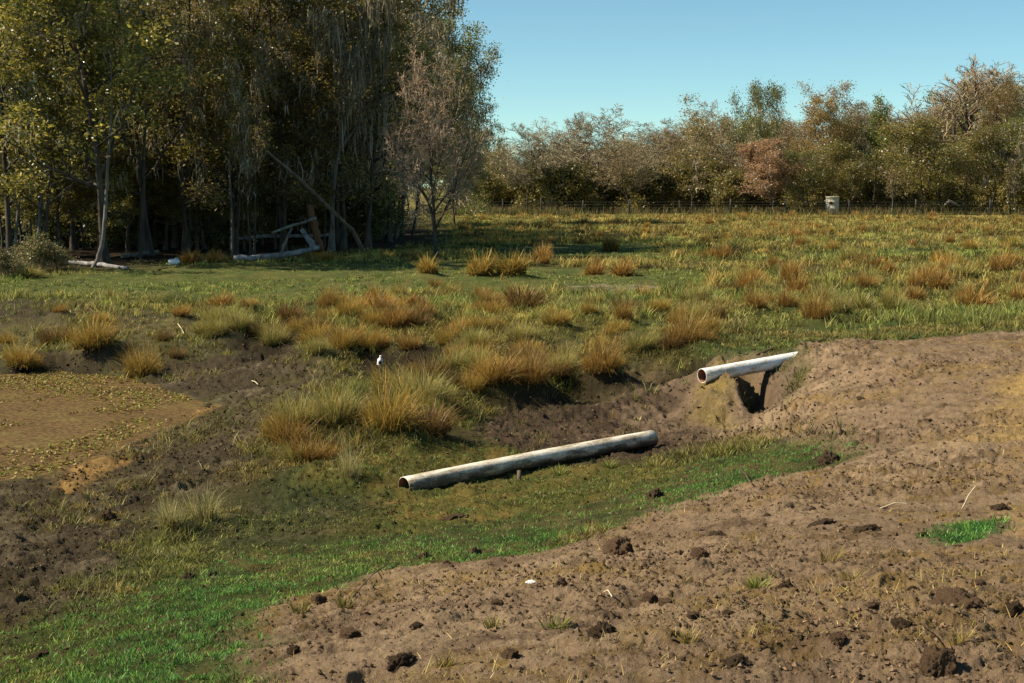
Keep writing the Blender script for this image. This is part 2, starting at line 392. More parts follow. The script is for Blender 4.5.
# ------------------------------------------------------------------ tussock list (their pedestals shape the land)
# px, py of the foot, height in px, width factor, kind, label
TUS = [
 (328,312,30,.9,'rust','upright rust red tussock standing alone on the left of the green lawn'),
 (22,364,36,1.3,'gold','golden tussock at the pond edge, leftmost of the three there'),
 (92,364,48,1.25,'gold','tall golden tussock at the pond edge, middle one of the three there'),
 (145,374,48,1.1,'gold','golden tussock at the pond edge, rightmost of the three there'),
 (385,440,66,1.2,'gold','largest golden tussock, on the hummock behind the near end of the lying pipe'),
 (335,438,54,1.1,'olive','olive tussock just left of the largest golden tussock'),
 (298,440,50,1.1,'olive','olive tussock leftmost on the hummock right of the dark mud'),
 (350,486,46,.7,'straw','thin straw tussock standing low between hummock and lying pipe'),
 (425,412,44,1.1,'olive','olive tussock on the hummock right behind the largest golden tussock'),
 (452,378,30,1.2,'olive','short olive tussock at the back of the central hummock'),
 (490,390,36,1.1,'gold','golden tussock on the left rim of the dry ditch'),
 (532,388,42,1.1,'rust','rust tussock on the left rim of the dry ditch behind bare mud'),
 (560,378,36,1.1,'olive','olive tussock between the rust tussocks above the dry ditch'),
 (603,376,46,1.15,'rust','broad rust tussock over the cut bank above the ditch mud'),
 (640,360,36,1.1,'olive','olive tussock left of the dark tussock over the cut bank'),
 (686,350,46,1.2,'rust','dark rust tussock hanging over the cut bank behind the white pipe stub'),
 (707,338,34,1.0,'gold','golden tussock right beside the dark one over the cut bank'),
 (622,326,22,1.1,'rust','small rust tussock behind the broad rust tussock'),
 (590,322,20,1.2,'gold','small golden tussock behind the ditch, left of a small rust one'),
 (520,312,20,1.5,'rust','low wide rust tussock at the near edge of the green lawn'),
 (490,310,18,1.5,'rust','low rust tussock left of the low wide one by the lawn'),
 (555,330,22,1.5,'gold','low golden tussock in the middle of the tussock ground'),
 (520,345,24,1.4,'olive','olive tussock in the middle of the tussock ground'),
 (475,352,26,1.3,'olive','olive tussock on the right side of the hollow with the bottle'),
 (350,322,26,1.2,'gold','golden tussock on top of the left mound above the hollow'),
 (386,318,24,1.2,'rust','rust tussock on top of the mound above the hollow with the bottle'),
 (425,322,26,1.2,'rust','rust tussock on the right top of the mound above the hollow'),
 (446,342,28,1.1,'gold','golden tussock on the right end of the mound over dark earth'),
 (410,345,28,1.1,'rust','shaded rust tussock inside the hollow right of the bottle'),
 (345,350,30,1.1,'gold','golden tussock on the left side of the hollow with the bottle'),
 (318,358,26,1.1,'olive','olive tussock at the foot of the mound left of the hollow'),
 (240,335,30,1.2,'olive','olive tussock on the cut bank behind the dark mud'),
 (274,340,32,1.2,'olive','olive tussock right on the cut bank behind the dark mud'),
 (212,330,24,1.2,'olive','olive tussock left on the cut bank behind the dark mud'),
 (300,332,24,1.2,'gold','golden tussock between cut bank and left mound'),
 (206,528,50,.9,'straw','pale straw tussock in front of the dark grass, right one of two'),
 (172,534,44,.9,'straw','pale straw tussock in front of the dark mud, left one of two'),
 (786,310,26,1.1,'rust','rust tussock on the right field just left of a dark tilted tussock'),
 (755,312,28,1.1,'rust','rust tussock above the white pipe stub on the grassy field edge'),
 (815,322,38,1.1,'rust','tall dark rust tussock tilted in the grass above the bank'),
 (838,318,30,1.1,'olive','olive tussock on the right flank of the tall dark rust tussock'),
 (790,284,22,1.0,'rust','rust tussock in mid field behind the pair above the pipe stub'),
 (480,279,27,1.3,'gold','round golden tussock, left of the pair on the far side of the lawn'),
 (514,279,28,1.4,'gold','round golden tussock, right of the pair on the far side of the lawn'),
 (428,277,22,1.2,'gold','golden tussock in front of the slender bare tree'),
 (436,291,15,1.2,'rust','small rust tussock on the lawn in front of the slender bare tree'),
 (593,274,15,1.6,'rust','small rust tussock, left of two at the far lawn edge'),
 (621,275,18,1.6,'rust','small rust tussock, right of two at the far lawn edge'),
 (541,262,20,1.1,'rust','rust tussock alone on the second strip of lawn'),
 (612,251,20,1.0,'rust','rust tussock behind the second strip of lawn'),
 (190,264,18,1.5,'rust','orange rust tussock at the wood edge beside the white jug'),
 (216,263,15,1.5,'rust','low orange tussock at the wood edge left of the grey log'),
 (312,258,14,1.6,'gold','low golden tussock in front of the right end of the grey log'),
 (330,262,12,1.6,'gold','low golden tussock in front of the pale mossy trunk'),
 (30,278,18,1.8,'olive','dark olive tussock under the bushes at the left wood edge'),
 (100,328,14,1.6,'gold','low golden tussock on the muddy shelf behind the pond'),
 (180,322,14,1.6,'rust','low rust tussock on the muddy shelf left of the cut bank'),
 (60,318,12,1.6,'rust','low rust tussock on the muddy shelf at the far left'),
 (250,312,14,1.6,'rust','low rust tussock on the lawn behind the cut bank'),
 (700,305,22,1.3,'olive','olive tussock on the field between lawn and cut bank'),
 (660,315,20,1.4,'gold','golden tussock on the field left of the olive one'),
 (895,315,26,1.2,'olive','olive tussock in the long grass above the bank at right'),
 (960,300,22,1.2,'olive','olive tussock in the long grass near the right edge'),
 (868,292,24,1.1,'rust','rust tussock in the long grass right of mid field'),
 (915,290,22,1.1,'rust','rust tussock in the long grass towards the right edge'),
 (955,272,24,1.1,'gold','golden tussock pair member near the right edge of the field'),
 (846,262,20,1.1,'olive','dark olive tussock standing in mid field on the right'),
]
TPOS = []
for t in TUS:
    x, y = spot(t[0], t[1]); TPOS.append((x, y))
    D = math.hypot(x, y)
    if D < 42:
        hgt = t[2] * D / FPX
        HUMPS.append((x, y, .45 * hgt * t[3] + .1, .05 + .10 * (t[4] != 'straw')))
hx, hy = spot(722, 420)
hx2, hy2 = spot(735, 408)


# ------------------------------------------------------------------ the land
def build_land():
    a1 = np.linspace(R(-25), R(25), 940)
    a2 = np.linspace(R(25), R(40), 120)[1:]
    a3 = np.linspace(R(40), R(320), 90)[1:-1]
    ang = np.concatenate([a1, a2, a3, 2 * math.pi - a2[::-1]])
    rr = [.4, 1, 1.7, 2.4, 3.0]
    r = 3.4
    while r < 4.6: rr.append(r); r *= 1.03
    while r < 24: rr.append(r); r *= 1.0024
    while r < 75: rr.append(r); r *= 1.005
    while r < 260: rr.append(r); r *= 1.02
    while r < 3500: rr.append(r); r *= 1.25
    rr = np.array(rr); na, nr = len(ang), len(rr)
    X = (rr[:, None] * np.sin(ang)[None]).ravel(); Y = (rr[:, None] * np.cos(ang)[None]).ravel()
    m = zones(X, Y)
    bh = base_h(X, Y)
    rl = relief(X, Y, m)
    Zc = bh + rl
    Zc = Zc * (1 - m['pond']) + np.minimum(Zc, CZ - 3.56) * m['pond']
    i, j = np.meshgrid(np.arange(nr - 1), np.arange(na), indexing='ij')
    j2 = (j + 1) % na
    F = np.stack([i * na + j, (i + 1) * na + j, (i + 1) * na + j2, i * na + j2], -1).reshape(-1, 4)[:, ::-1]
    # colour of the earth and of the low growth on it
    n1 = fbm(X * .5, Y * .5, 501, 5, .6); n2 = fbm(X * 2.2, Y * 2.2, 511, 5, .65); n3 = fbm(X * .12, Y * .12, 521, 4)
    n4 = fbm(X * 9, Y * 9, 531, 3, .6)
    def mixc(a, b, t): return a + (b - a) * np.clip(t, 0, 1)[:, None]
    c = np.empty((len(X), 3)); c[:] = (.045, .040, .014)
    c = mixc(c, np.array((.09, .07, .024)), .35 + 1.2 * n1)
    c = mixc(c, np.array((.05, .065, .018)), .3 + 1.3 * n3 + .6 * n2)
    far = np.clip((np.hypot(X, Y) - 60) / 60, 0, 1)
    c = mixc(c, np.array((.24, .19, .055)), far * (.55 + .5 * n1))
    g = np.array((.06, .085, .022))
    c = mixc(c, mixc(np.tile(g, (len(X), 1)), np.array((.12, .11, .035)), .45 + 1.3 * n2), m['lawn'] * .85)
    c = mixc(c, g, m['lawn2'] * .7)
    c = mixc(c, np.array((.3, .24, .17)), m['sand'] * (.3 + 1.2 * n2))
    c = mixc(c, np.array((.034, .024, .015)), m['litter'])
    c = mixc(c, mixc(np.tile(np.array((.06, .045, .03)), (len(X), 1)), np.array((.10, .085, .035)), .3 + 1.5 * n1), m['shelf'] * .85)
    mudc = mixc(np.tile(np.array((.05, .038, .022)), (len(X), 1)), np.array((.15, .12, .072)), .0 + 1.3 * n2)
    mudc = mixc(mudc, np.array((.085, .08, .022)), .1 + .9 * n1 + .6 * n4 - .2)
    c = mixc(c, mudc, np.maximum(m['mud'], m['rim']))
    c = mixc(c, np.array((.33, .19, .06)), m['orange'] * (.5 + .8 * n2))
    c = mixc(c, mixc(np.tile(np.array((.035, .042, .015)), (len(X), 1)), np.array((.07, .06, .03)), .2 + 1.5 * n2), m['dark'])
    c = mixc(c, mixc(np.tile(np.array((.06, .065, .016)), (len(X), 1)), np.array((.13, .095, .026)), .3 + 1.5 * n2), m['moss'])
    c = mixc(c, mixc(np.tile(np.array((.04, .048, .014)), (len(X), 1)), np.array((.09, .07, .026)), .4 + 1.5 * n2), m['green'])
    dit = mixc(np.tile(np.array((.055, .038, .024)), (len(X), 1)), np.array((.21, .148, .094)), .15 + 1.4 * n1 + .5 * n2)
    c = mixc(c, np.array((.02, .015, .009)), m['cut'] * .95)  # dark mud of the cut banks, their shade painted into the colour
    c = mixc(c, dit, m['ditch'] * (1 - m['cut']))
    so_ = mixc(np.tile(np.array((.195, .135, .082)), (len(X), 1)), np.array((.262, .187, .114)), .35 + 1.2 * n1)
    so_ = mixc(so_, np.array((.085, .056, .034)), .08 + 1.2 * n2 + .9 * n4)
    so_ = mixc(so_, np.array((.20, .13, .04)), -.05 + .9 * fbm(X * 1.1, Y * 1.1, 541, 4) + .8 * n4)
    c = mixc(c, so_, m['soil'])
    c = mixc(c, np.array((.05, .08, .02)), m['bank'] * (1 - m['soil']) * .8)
    c = mixc(c, np.array((.03, .085, .02)), m['patch'])
    c = mixc(c, np.array((.30, .20, .07)), m['straw'] * .8)
    c = mixc(c, np.array((.20, .145, .05)), m['hump'] * (.7 + n2))
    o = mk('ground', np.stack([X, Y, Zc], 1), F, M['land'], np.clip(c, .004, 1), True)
    tag(o, kind='structure')
build_land()

# pond sheet under a mat of floating weed
def build_pond():
    m, nt, out = new_mat('weed_covered_water'); L = nt.links.new
    tc = N(nt, 'ShaderNodeTexCoord')
    n1 = N(nt, 'ShaderNodeTexNoise', Scale=.9, Detail=8.0, Roughness=.7); L(tc.outputs['Object'], n1.inputs['Vector'])
    n2 = N(nt, 'ShaderNodeTexNoise', Scale=14.0, Detail=8.0, Roughness=.7); L(tc.outputs['Object'], n2.inputs['Vector'])
    cr = N(nt, 'ShaderNodeValToRGB'); e = cr.color_ramp.elements
    e[0].position = .3; e[0].color = (.10, .062, .022, 1); e[1].position = .7; e[1].color = (.15, .112, .034, 1)
    k = e.new(.5); k.color = (.13, .078, .027, 1)
    L(n1.outputs[0], cr.inputs[0])
    cr2 = N(nt, 'ShaderNodeValToRGB'); e = cr2.color_ramp.elements
    e[0].position = .35; e[0].color = (.3, .3, .3, 1); e[1].position = .68; e[1].color = (1.5, 1.5, 1.4, 1)
    L(n2.outputs[0], cr2.inputs[0])
    mx = N(nt, 'ShaderNodeMixRGB', blend_type='MULTIPLY'); mx.inputs[0].default_value = 1
    L(cr.outputs[0], mx.inputs[1]); L(cr2.outputs[0], mx.inputs[2])
    p = N(nt, 'ShaderNodeBsdfPrincipled', Roughness=.8); p.inputs['Specular IOR Level'].default_value = .15
    b = N(nt, 'ShaderNodeBump', Strength=.5, Distance=.02); L(n2.outputs[0], b.inputs['Height']); L(b.outputs[0], p.inputs['Normal'])
    L(mx.outputs[0], p.inputs['Base Color']); L(p.outputs[0], out.inputs[0])
    ptz = CZ - 3.545
    xs = np.linspace(-34, -3.5, 60); ys = np.linspace(13, 34, 60)
    X, Y = np.meshgrid(xs, ys); X = X.ravel(); Y = Y.ravel()
    d = sdist(X, Y, Z['pond'])
    ok = d > -1.2
    idx = np.arange(3600).reshape(60, 60)
    F = np.stack([idx[:-1, :-1], idx[:-1, 1:], idx[1:, 1:], idx[1:, :-1]], -1).reshape(-1, 4)
    F = F[ok[F].all(1)]
    o = mk('pond_water', np.stack([X, Y, np.full(3600, ptz)], 1), F, m)
    tag(o, kind='structure')
    # floating yellow-green weed
    n = 60000
    x = rs.uniform(-14, -3.5, n); y = rs.uniform(15.5, 31, n)
    w = fbm(x * .8, y * .8, 601, 4)
    keep = (sdist(x, y, Z['pond']) > -.2) & (w + .55 * rs.rand(n) > .30)
    x, y = x[keep], y[keep]; n = len(x)
    s = rs.uniform(.012, .035, n); a = rs.uniform(0, 6.28, n)
    V = np.empty((n, 4, 3))
    for q in range(4):
        V[:, q, 0] = x + s * np.cos(a + q * 1.571); V[:, q, 1] = y + s * np.sin(a + q * 1.571)
        V[:, q, 2] = ptz + .006 + rs.uniform(0, .03, n) * (q % 2)
    col = np.array([(.30, .26, .05), (.20, .21, .04), (.34, .24, .08), (.10, .06, .02)])[rs.randint(0, 4, n)]
    o = mk('floating_weed', V.reshape(-1, 3), np.arange(4 * n).reshape(-1, 4), M['grass'], np.repeat(col, 4, 0))
    tag(o, 'yellow green specks of weed floating on the brown pond', 'pond weed', kind='stuff')
build_pond()

# ------------------------------------------------------------------ blades
def blades(x, y, z, h, w, lean, az, curve, col, tipcol=None, seg=2, rnd=rs):
    """N curved blades; each seg quads"""
    n = len(x)
    fx = rnd.uniform(0, 6.283, n)
    wx, wy = np.cos(fx), np.sin(fx)
    V = np.empty((n, seg + 1, 2, 3), np.float32)
    K = np.empty((n, seg + 1, 2, 3), np.float32)
    tipcol = col if tipcol is None else tipcol
    px, py, pz = x.copy(), y.copy(), z.copy()
    for s in range(seg + 1):
        t = s / seg
        ww = w * (1 - t) ** .8 * .5 + w * .06
        for q, sg in ((0, -1), (1, 1)):
            V[:, s, q, 0] = px + wx * ww * sg; V[:, s, q, 1] = py + wy * ww * sg; V[:, s, q, 2] = pz
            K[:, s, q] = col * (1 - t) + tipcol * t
        th = lean + curve * (t + .5 / seg)
        st = h / seg
        px = px + np.cos(az) * np.sin(th) * st; py = py + np.sin(az) * np.sin(th) * st; pz = pz + np.cos(th) * st
    idx = np.arange(n * (seg + 1) * 2).reshape(n, seg + 1, 2)
    F = np.stack([idx[:, :-1, 0], idx[:, :-1, 1], idx[:, 1:, 1], idx[:, 1:, 0]], -1).reshape(-1, 4)
    return V.reshape(-1, 3), F, K.reshape(-1, 3)

def pick(pal, n, rnd=rs, var=.25):
    pal = np.array(pal); c = pal[rnd.randint(0, len(pal), n)]
    return c * rnd.uniform(1 - var, 1 + var, (n, 1))

PAL = {  # blade base and tip colours; brown bases darkened to paint in clump shade
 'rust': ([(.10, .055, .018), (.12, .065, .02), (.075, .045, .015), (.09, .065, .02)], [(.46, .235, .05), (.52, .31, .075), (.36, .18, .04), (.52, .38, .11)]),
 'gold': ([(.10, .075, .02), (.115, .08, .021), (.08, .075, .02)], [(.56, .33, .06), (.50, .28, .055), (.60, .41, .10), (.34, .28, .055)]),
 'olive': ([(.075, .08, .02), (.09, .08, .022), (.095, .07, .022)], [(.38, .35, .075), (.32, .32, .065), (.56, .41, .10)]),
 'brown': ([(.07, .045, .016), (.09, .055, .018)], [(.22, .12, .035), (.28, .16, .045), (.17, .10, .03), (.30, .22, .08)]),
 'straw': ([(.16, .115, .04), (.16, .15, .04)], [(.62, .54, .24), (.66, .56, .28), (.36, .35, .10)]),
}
def tussock_mesh(kind, seed, nb=480, wid=.012):
    """about one unit tall, one unit wide"""
    rd = np.random.RandomState(seed)
    a = rd.uniform(0, 6.283, nb); r = .36 * np.sqrt(rd.rand(nb))
    off = rd.uniform(-.12, .12, 2)
    x, y = r * np.cos(a) + off[0] * rd.rand(nb), r * np.sin(a) + off[1] * rd.rand(nb)
    az = a + rd.normal(0, 1.0, nb)
    lean = np.abs(rd.normal(.0, .2, nb)) + r * .55
    cur = rd.gamma(1.6, .36, nb)
    h = rd.uniform(.3, 1.15, nb) * (1 - .3 * (r / .3) ** 2)
    lob = rd.uniform(-.3, .3, (6, 2)); lh = rd.uniform(.55, 1.15, 6)
    own = np.argmin((x[:, None] - lob[None, :, 0]) ** 2 + (y[:, None] - lob[None, :, 1]) ** 2, 1); h = h * lh[own]
    out = rd.rand(nb) < .12
    lean[out] += .4; cur[out] += .8
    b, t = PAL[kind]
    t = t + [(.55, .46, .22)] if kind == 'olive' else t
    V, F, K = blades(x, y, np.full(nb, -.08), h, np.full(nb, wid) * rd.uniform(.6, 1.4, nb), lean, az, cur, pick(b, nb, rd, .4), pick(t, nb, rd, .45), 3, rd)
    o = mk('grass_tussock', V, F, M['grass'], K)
    me = o.data; bpy.data.objects.remove(o)
    return me
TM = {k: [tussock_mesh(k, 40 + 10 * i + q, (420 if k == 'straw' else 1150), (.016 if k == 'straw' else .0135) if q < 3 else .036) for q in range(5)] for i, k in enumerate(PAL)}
tx = np.array([p[0] for p in TPOS]); ty = np.array([p[1] for p in TPOS]); tz = ground_h(tx, ty)
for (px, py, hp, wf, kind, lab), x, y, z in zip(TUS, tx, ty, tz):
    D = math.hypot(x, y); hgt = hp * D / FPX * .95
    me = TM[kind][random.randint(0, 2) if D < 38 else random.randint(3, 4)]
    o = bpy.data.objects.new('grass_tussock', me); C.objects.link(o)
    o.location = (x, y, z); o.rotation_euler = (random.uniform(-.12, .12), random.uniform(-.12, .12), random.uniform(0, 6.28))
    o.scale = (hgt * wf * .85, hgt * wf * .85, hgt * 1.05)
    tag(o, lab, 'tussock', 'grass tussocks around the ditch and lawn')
def in_poly(px, py, P):
    c = False
    for i in range(len(P)):
        (ax, ay), (bx, by) = P[i], P[i - 1]
        if (ay > py) != (by > py) and px < (bx - ax) * (py - ay) / (by - ay) + ax: c = not c
    return c
MASS = [('mound above the hollow with the bottle', 26, [(300,300),(462,306),(462,336),(400,338),(345,352),(300,342)]),
        ('ground behind the dry ditch', 44, [(462,300),(600,306),(725,318),(715,346),(650,362),(560,384),(470,392),(446,372),(456,340)]),
        ('hummock left of the dry ditch', 20, [(268,440),(350,402),(440,378),(478,392),(440,430),(350,470),(290,462)]),
        ('bank behind the dark mud', 12, [(190,306),(300,306),(306,336),(205,340)]),
        ('muddy shelf behind the pond', 6, [(5,330),(180,335),(180,366),(10,355)])]
EX = []
for where, cnt, P in MASS:
    k = 0
    while k < cnt:
        px, py = random.uniform(180 if P[0][0] > 20 else 0, 730), random.uniform(298, 472)
        if not in_poly(px, py, P): continue
        x, y = spot(px, py)
        xx, yy = np.array([x]), np.array([y])
        if mask(xx, yy, 'ditch', .3)[0] > .3 or mask(xx, yy, 'pond', .3)[0] > .3: continue
        k += 1; EX.append((px, py, x, y, where))
ez = ground_h([e[2] for e in EX], [e[3] for e in EX])
for (px, py, x, y, where), z in zip(EX, ez):
    kind = random.choices(['rust', 'gold', 'olive', 'brown'], [.30, .28, .13, .29])[0]
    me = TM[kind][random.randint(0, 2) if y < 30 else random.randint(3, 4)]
    o = bpy.data.objects.new('grass_tussock', me); C.objects.link(o)
    hgt = random.uniform(.26, .58); wf = random.uniform(.85, 1.6)
    o.location = (x, y, z); o.rotation_euler = (random.uniform(-.2, .2), random.uniform(-.2, .2), random.uniform(0, 6.28)); o.scale = (hgt * wf, hgt * wf * random.uniform(.7, 1.2), hgt)
    cn = {'rust': 'rust', 'gold': 'golden', 'olive': 'olive', 'brown': 'dull brown'}[kind]
    tag(o, f'{cn} ragged tussock matted on the {where}', 'tussock', f'{cn} tussocks matted on the {where}')
# field tussocks
fld = {'far': 0, 'mid': 0}
n_f = 0; tries = 0
FX, FY = [], []
while n_f < 120 and tries < 6000:
    tries += 1
    px = random.uniform(-5, 1029); py = 216 + 96 * random.random() ** 1.6
    if py > 305 and px < 720: continue
    if px < 455 + (250 - py) * .4: continue
    x, y = spot(px, py)
    xx, yy = np.array([x]), np.array([y])
    m = {k: mask(xx, yy, k, 1.5)[0] for k in ('lawn', 'lawn2', 'sand', 'litter')}
    if max(m.values()) > .15: continue
    if py > 240 and px < 690 and random.random() < .4: continue
    if any((x - a) ** 2 + (y - b) ** 2 < (.012 * y) ** 2 for a, b in zip(FX, FY)): continue
    FX.append(x); FY.append(y); n_f += 1
fz = ground_h(FX, FY)
for x, y, z in zip(FX, FY, fz):
    kind = random.choices(['rust', 'gold', 'olive'], [.5, .25, .25])[0]
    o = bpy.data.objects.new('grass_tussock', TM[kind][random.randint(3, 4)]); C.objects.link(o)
    hgt = random.uniform(.32, .72)
    o.location = (x, y, z); o.rotation_euler = (0, 0, random.uniform(0, 6.28))
    wf = random.uniform(.75, 1.2); o.scale = (hgt * wf, hgt * wf, hgt)
    far = y > 75
    cn = {'rust': 'rust brown', 'gold': 'golden', 'olive': 'olive green'}[kind]
    tag(o, f'{cn} tussock scattered in the {"far yellow pasture before the wire fence" if far else "open grass field beyond the lawn"}', 'tussock',
        f'{cn} tussocks in the {"far pasture" if far else "open field"}')

# ------------------------------------------------------------------ grass as stuff
def wedge(n, d0, d1, half=R(30), p=1.0):
    """random places, density falling with distance squared (even in the eye) for p = 1"""
    r = d0 * (d1 / d0) ** rs.rand(n) if p == 1 else np.sqrt(rs.uniform(d0 * d0, d1 * d1, n))
    a = rs.uniform(-half, half, n)
    return r * np.sin(a), r * np.cos(a), r

def grow_grass(name, label, x, y, r, h, w, lean, curve, c0, c1, seg=2, tuft=0, sp=.0016):
    if tuft:                                   # every place becomes a small tuft of blades alike in tone
        n0 = len(x); q = np.repeat(np.arange(n0), tuft)
        ton = rs.uniform(.25, 1.5, (n0, 1)) ** 1.2; ton[rs.rand(n0) < .06] = 2.1
        hs = rs.uniform(.6, 1.35, n0)
        c0, c1 = (c0 * ton)[q], (c1 * ton)[q]
        x = x[q] + rs.normal(0, 1, len(q)) * (.008 + sp * r[q]); y = y[q] + rs.normal(0, 1, len(q)) * (.008 + sp * r[q])
        r = r[q]; h = h[q] * hs[q] * rs.uniform(.6, 1.15, len(q)); w = w[q]; lean = lean[q] * rs.uniform(.4, 1.5, len(q)); curve = curve[q] * rs.uniform(.5, 1.4, len(q))
        kk = rs.uniform(.8, 1.2, (len(q), 1)); c0 = c0 * kk; c1 = c1 * kk
    z = ground_h(x, y) - .015
    n = len(x)
    V, F, K = blades(x, y, z, h, w, lean, rs.uniform(0, 6.283, n), curve, c0, c1, seg)
    o = mk(name, V, F, M['grass'], K)
    tag(o, label, 'grass', kind='stuff')

# short green turf on the slope and the lawn strips
x, y, r = wedge(205000, 4.2, 24)
m = zones(x, y)
pr = np.clip(m['green'] * (.9) + m['patch'] + .5 * m['bank'] * (1 - m['soil']) + .25 * m['moss'], 0, 1) * np.clip(.75 + 1.1 * fbm(x * 1.2, y * 1.2, 701, 5, .65) * 2.0 + .3, .06, 1)
k = rs.rand(len(x)) < pr
x, y, r = x[k], y[k], r[k]; n = len(x)
yel = np.clip(.3 + 1.2 * fbm(x * .9, y * .9, 711, 4), 0, 1)[:, None] * (rs.rand(n, 1) < .7)
c0 = pick([(.05, .12, .02), (.06, .14, .024), (.04, .10, .02)], n); c1 = pick([(.13, .31, .05), (.19, .34, .055), (.10, .25, .06)], n)
c0 = c0 * (1 - yel) + yel * np.array((.14, .14, .028)); c1 = c1 * (1 - yel) + yel * np.array((.34, .30, .065))
grow_grass('turf', 'short bright green grass on the slope below the bare earth', x, y, r, rs.uniform(.015, .052, n), .0048 + r * .00035, rs.uniform(.1, .8, n), rs.uniform(.2, .9, n), c0, c1, 2, 6)

# rough olive growth in the ditch and on the hummock
x, y, r = wedge(165000, 9, 36)
m = zones(x, y)
open_ = np.clip(1 - m['soil'] - 1.2 * m['rim'] - .93 * m['cut'] - m['ditch'] - m['mud'] - m['pond'] - m['green'] - .6 * m['shelf'] - m['lawn'] * .5 - .35 * m['dark'] - .4 * m['moss'] * 1, 0, 1)
pr = open_ * np.clip(.7 + 1.2 * fbm(x * .9, y * .9, 721, 4, .6) * 2.2 + .1, .03, 1) + .16 * m['mud'] * np.clip(3 * fbm(x * .7, y * .7, 725, 4) - .3, 0, 1) * (1 - m['rim']) + .02 * m['ditch']
k = rs.rand(len(x)) < pr
x, y, r = x[k], y[k], r[k]; n = len(x)
t = np.clip(.45 + 1.3 * fbm(x * .5, y * .5, 731, 4), 0, 1)[:, None]
c0 = pick([(.10, .12, .025), (.12, .12, .03), (.14, .10, .026)], n)
c1 = pick([(.20, .22, .045), (.28, .26, .07), (.15, .19, .04)], n) * (1 - t) + t * pick([(.38, .27, .07), (.34, .20, .05), (.46, .38, .15)], n)
grow_grass('rough_grass', 'rough olive and straw grass between the tussocks', x, y, r, rs.uniform(.05, .17, n) * np.clip((r - 5) / 9, .45, 1) * np.clip(1 + 1.5 * fbm(x * .8, y * .8, 722, 4), .35, 2) * (1 - .72 * np.clip(m['moss'][k] + m['dark'][k], 0, 1)), .004 + r * .00035, rs.uniform(.1, .7, n), rs.uniform(.3, 1.4, n), c0, c1, 2, 9)

# open pasture
x, y, r = wedge(142000, 26, 135)
m = zones(x, y)
low = np.clip(m['lawn'] + m['lawn2'], 0, 1)
pr = np.clip(1 - m['soil'] - .93 * m['cut'] - m['ditch'] - m['mud'] - m['pond'] - .75 * m['shelf'] - m['litter'] - .8 * m['sand'], 0, 1) * (1 - .2 * low) * np.clip(.6 + 1.6 * fbm(x * .45, y * .45, 741, 5, .6), .06, 1)
k = rs.rand(len(x)) < pr
x, y, r, low = x[k], y[k], r[k], low[k]; n = len(x)
t = np.clip(.38 + .5 * np.clip((r - 40) / 50, 0, 1) + 1.3 * fbm(x * .15, y * .3, 751, 4), 0, 1)[:, None] * (1 - low[:, None] * .8)
c0 = pick([(.13, .19, .036), (.17, .19, .04), (.20, .17, .042)], n)
c1 = pick([(.22, .33, .06), (.32, .36, .08), (.42, .41, .12)], n) * (1 - t) + t * pick([(.52, .40, .10), (.58, .45, .14), (.44, .30, .07)], n)
grow_grass('pasture_grass', 'yellow green pasture grass across the open field', x, y, r, rs.uniform(.07, .24, n) * np.clip(1 + 1.3 * fbm(x * .5, y * .5, 742, 4), .4, 2) * (1 - .6 * low), .005 + r * .0004, rs.uniform(.1, .6, n), rs.uniform(.3, 1.3, n), c0, c1, 2, 7, .0012)

# the uncounted small tussocks of the far pasture
x, y, r = wedge(11000, 34, 130)
m = zones(x, y)
k = (np.maximum.reduce([m[q] for q in ('soil', 'lawn', 'lawn2', 'litter', 'mud', 'shelf', 'ditch')]) < .2) & (rs.rand(len(x)) < np.clip(.35 + 1.6 * fbm(x * .12, y * .12, 771, 3), .05, 1))
x, y, r = x[k], y[k], r[k]; n = len(x)
w_ = rs.rand(n, 1)
c0 = pick([(.13, .11, .03), (.11, .09, .025)], n); c1 = np.where(w_ < .45, pick([(.50, .37, .10), (.44, .33, .08)], n), np.where(w_ < .85, pick([(.46, .26, .06), (.36, .20, .045)], n), pick([(.30, .32, .07)], n)))
grow_grass('tussock_cover', 'small straw and rust grass clumps dotting the far pasture', x, y, r, rs.uniform(.2, .48, n), .008 + r * .0004, rs.uniform(.1, .5, n), rs.uniform(.2, .9, n), c0, c1, 2, 26, .0028)

# dead straw lying on the bare earth
x, y, r = wedge(64000, 4.2, 24)
m = zones(x, y)
pr = np.clip(m['soil'] * np.clip(.14 + 1.1 * fbm(x * 1.1, y * 1.1, 541, 4), .03, .8) + .8 * m['straw'] + .12 * m['ditch'] + .7 * m['hump'] + .06 * m['mud'] + .25 * m['orange'], 0, 1) * (1 - m['green']) * (1 - m['patch'])
k = rs.rand(len(x)) < pr
hx_, hy_ = rs.uniform(2.3, 3.5, 1500), rs.uniform(19.4, 21.6, 1500)
hk = zones(hx_, hy_)['hump'] > .4
x, y = np.concatenate([x[k], hx_[hk]]), np.concatenate([y[k], hy_[hk]]); r = np.hypot(x, y); n = len(x)
c0 = pick([(.32, .21, .06), (.38, .26, .10), (.24, .20, .05), (.16, .19, .04)], n); c1 = pick([(.50, .34, .11), (.56, .43, .20), (.38, .32, .07)], n)
grow_grass('dead_grass', 'thin dead straw lying over the bare brown earth', x, y, r, rs.uniform(.02, .07, n), .003 + r * .00022, rs.uniform(.6, 1.5, n), rs.uniform(0, .8, n), c0, c1, 2, 4, .003)

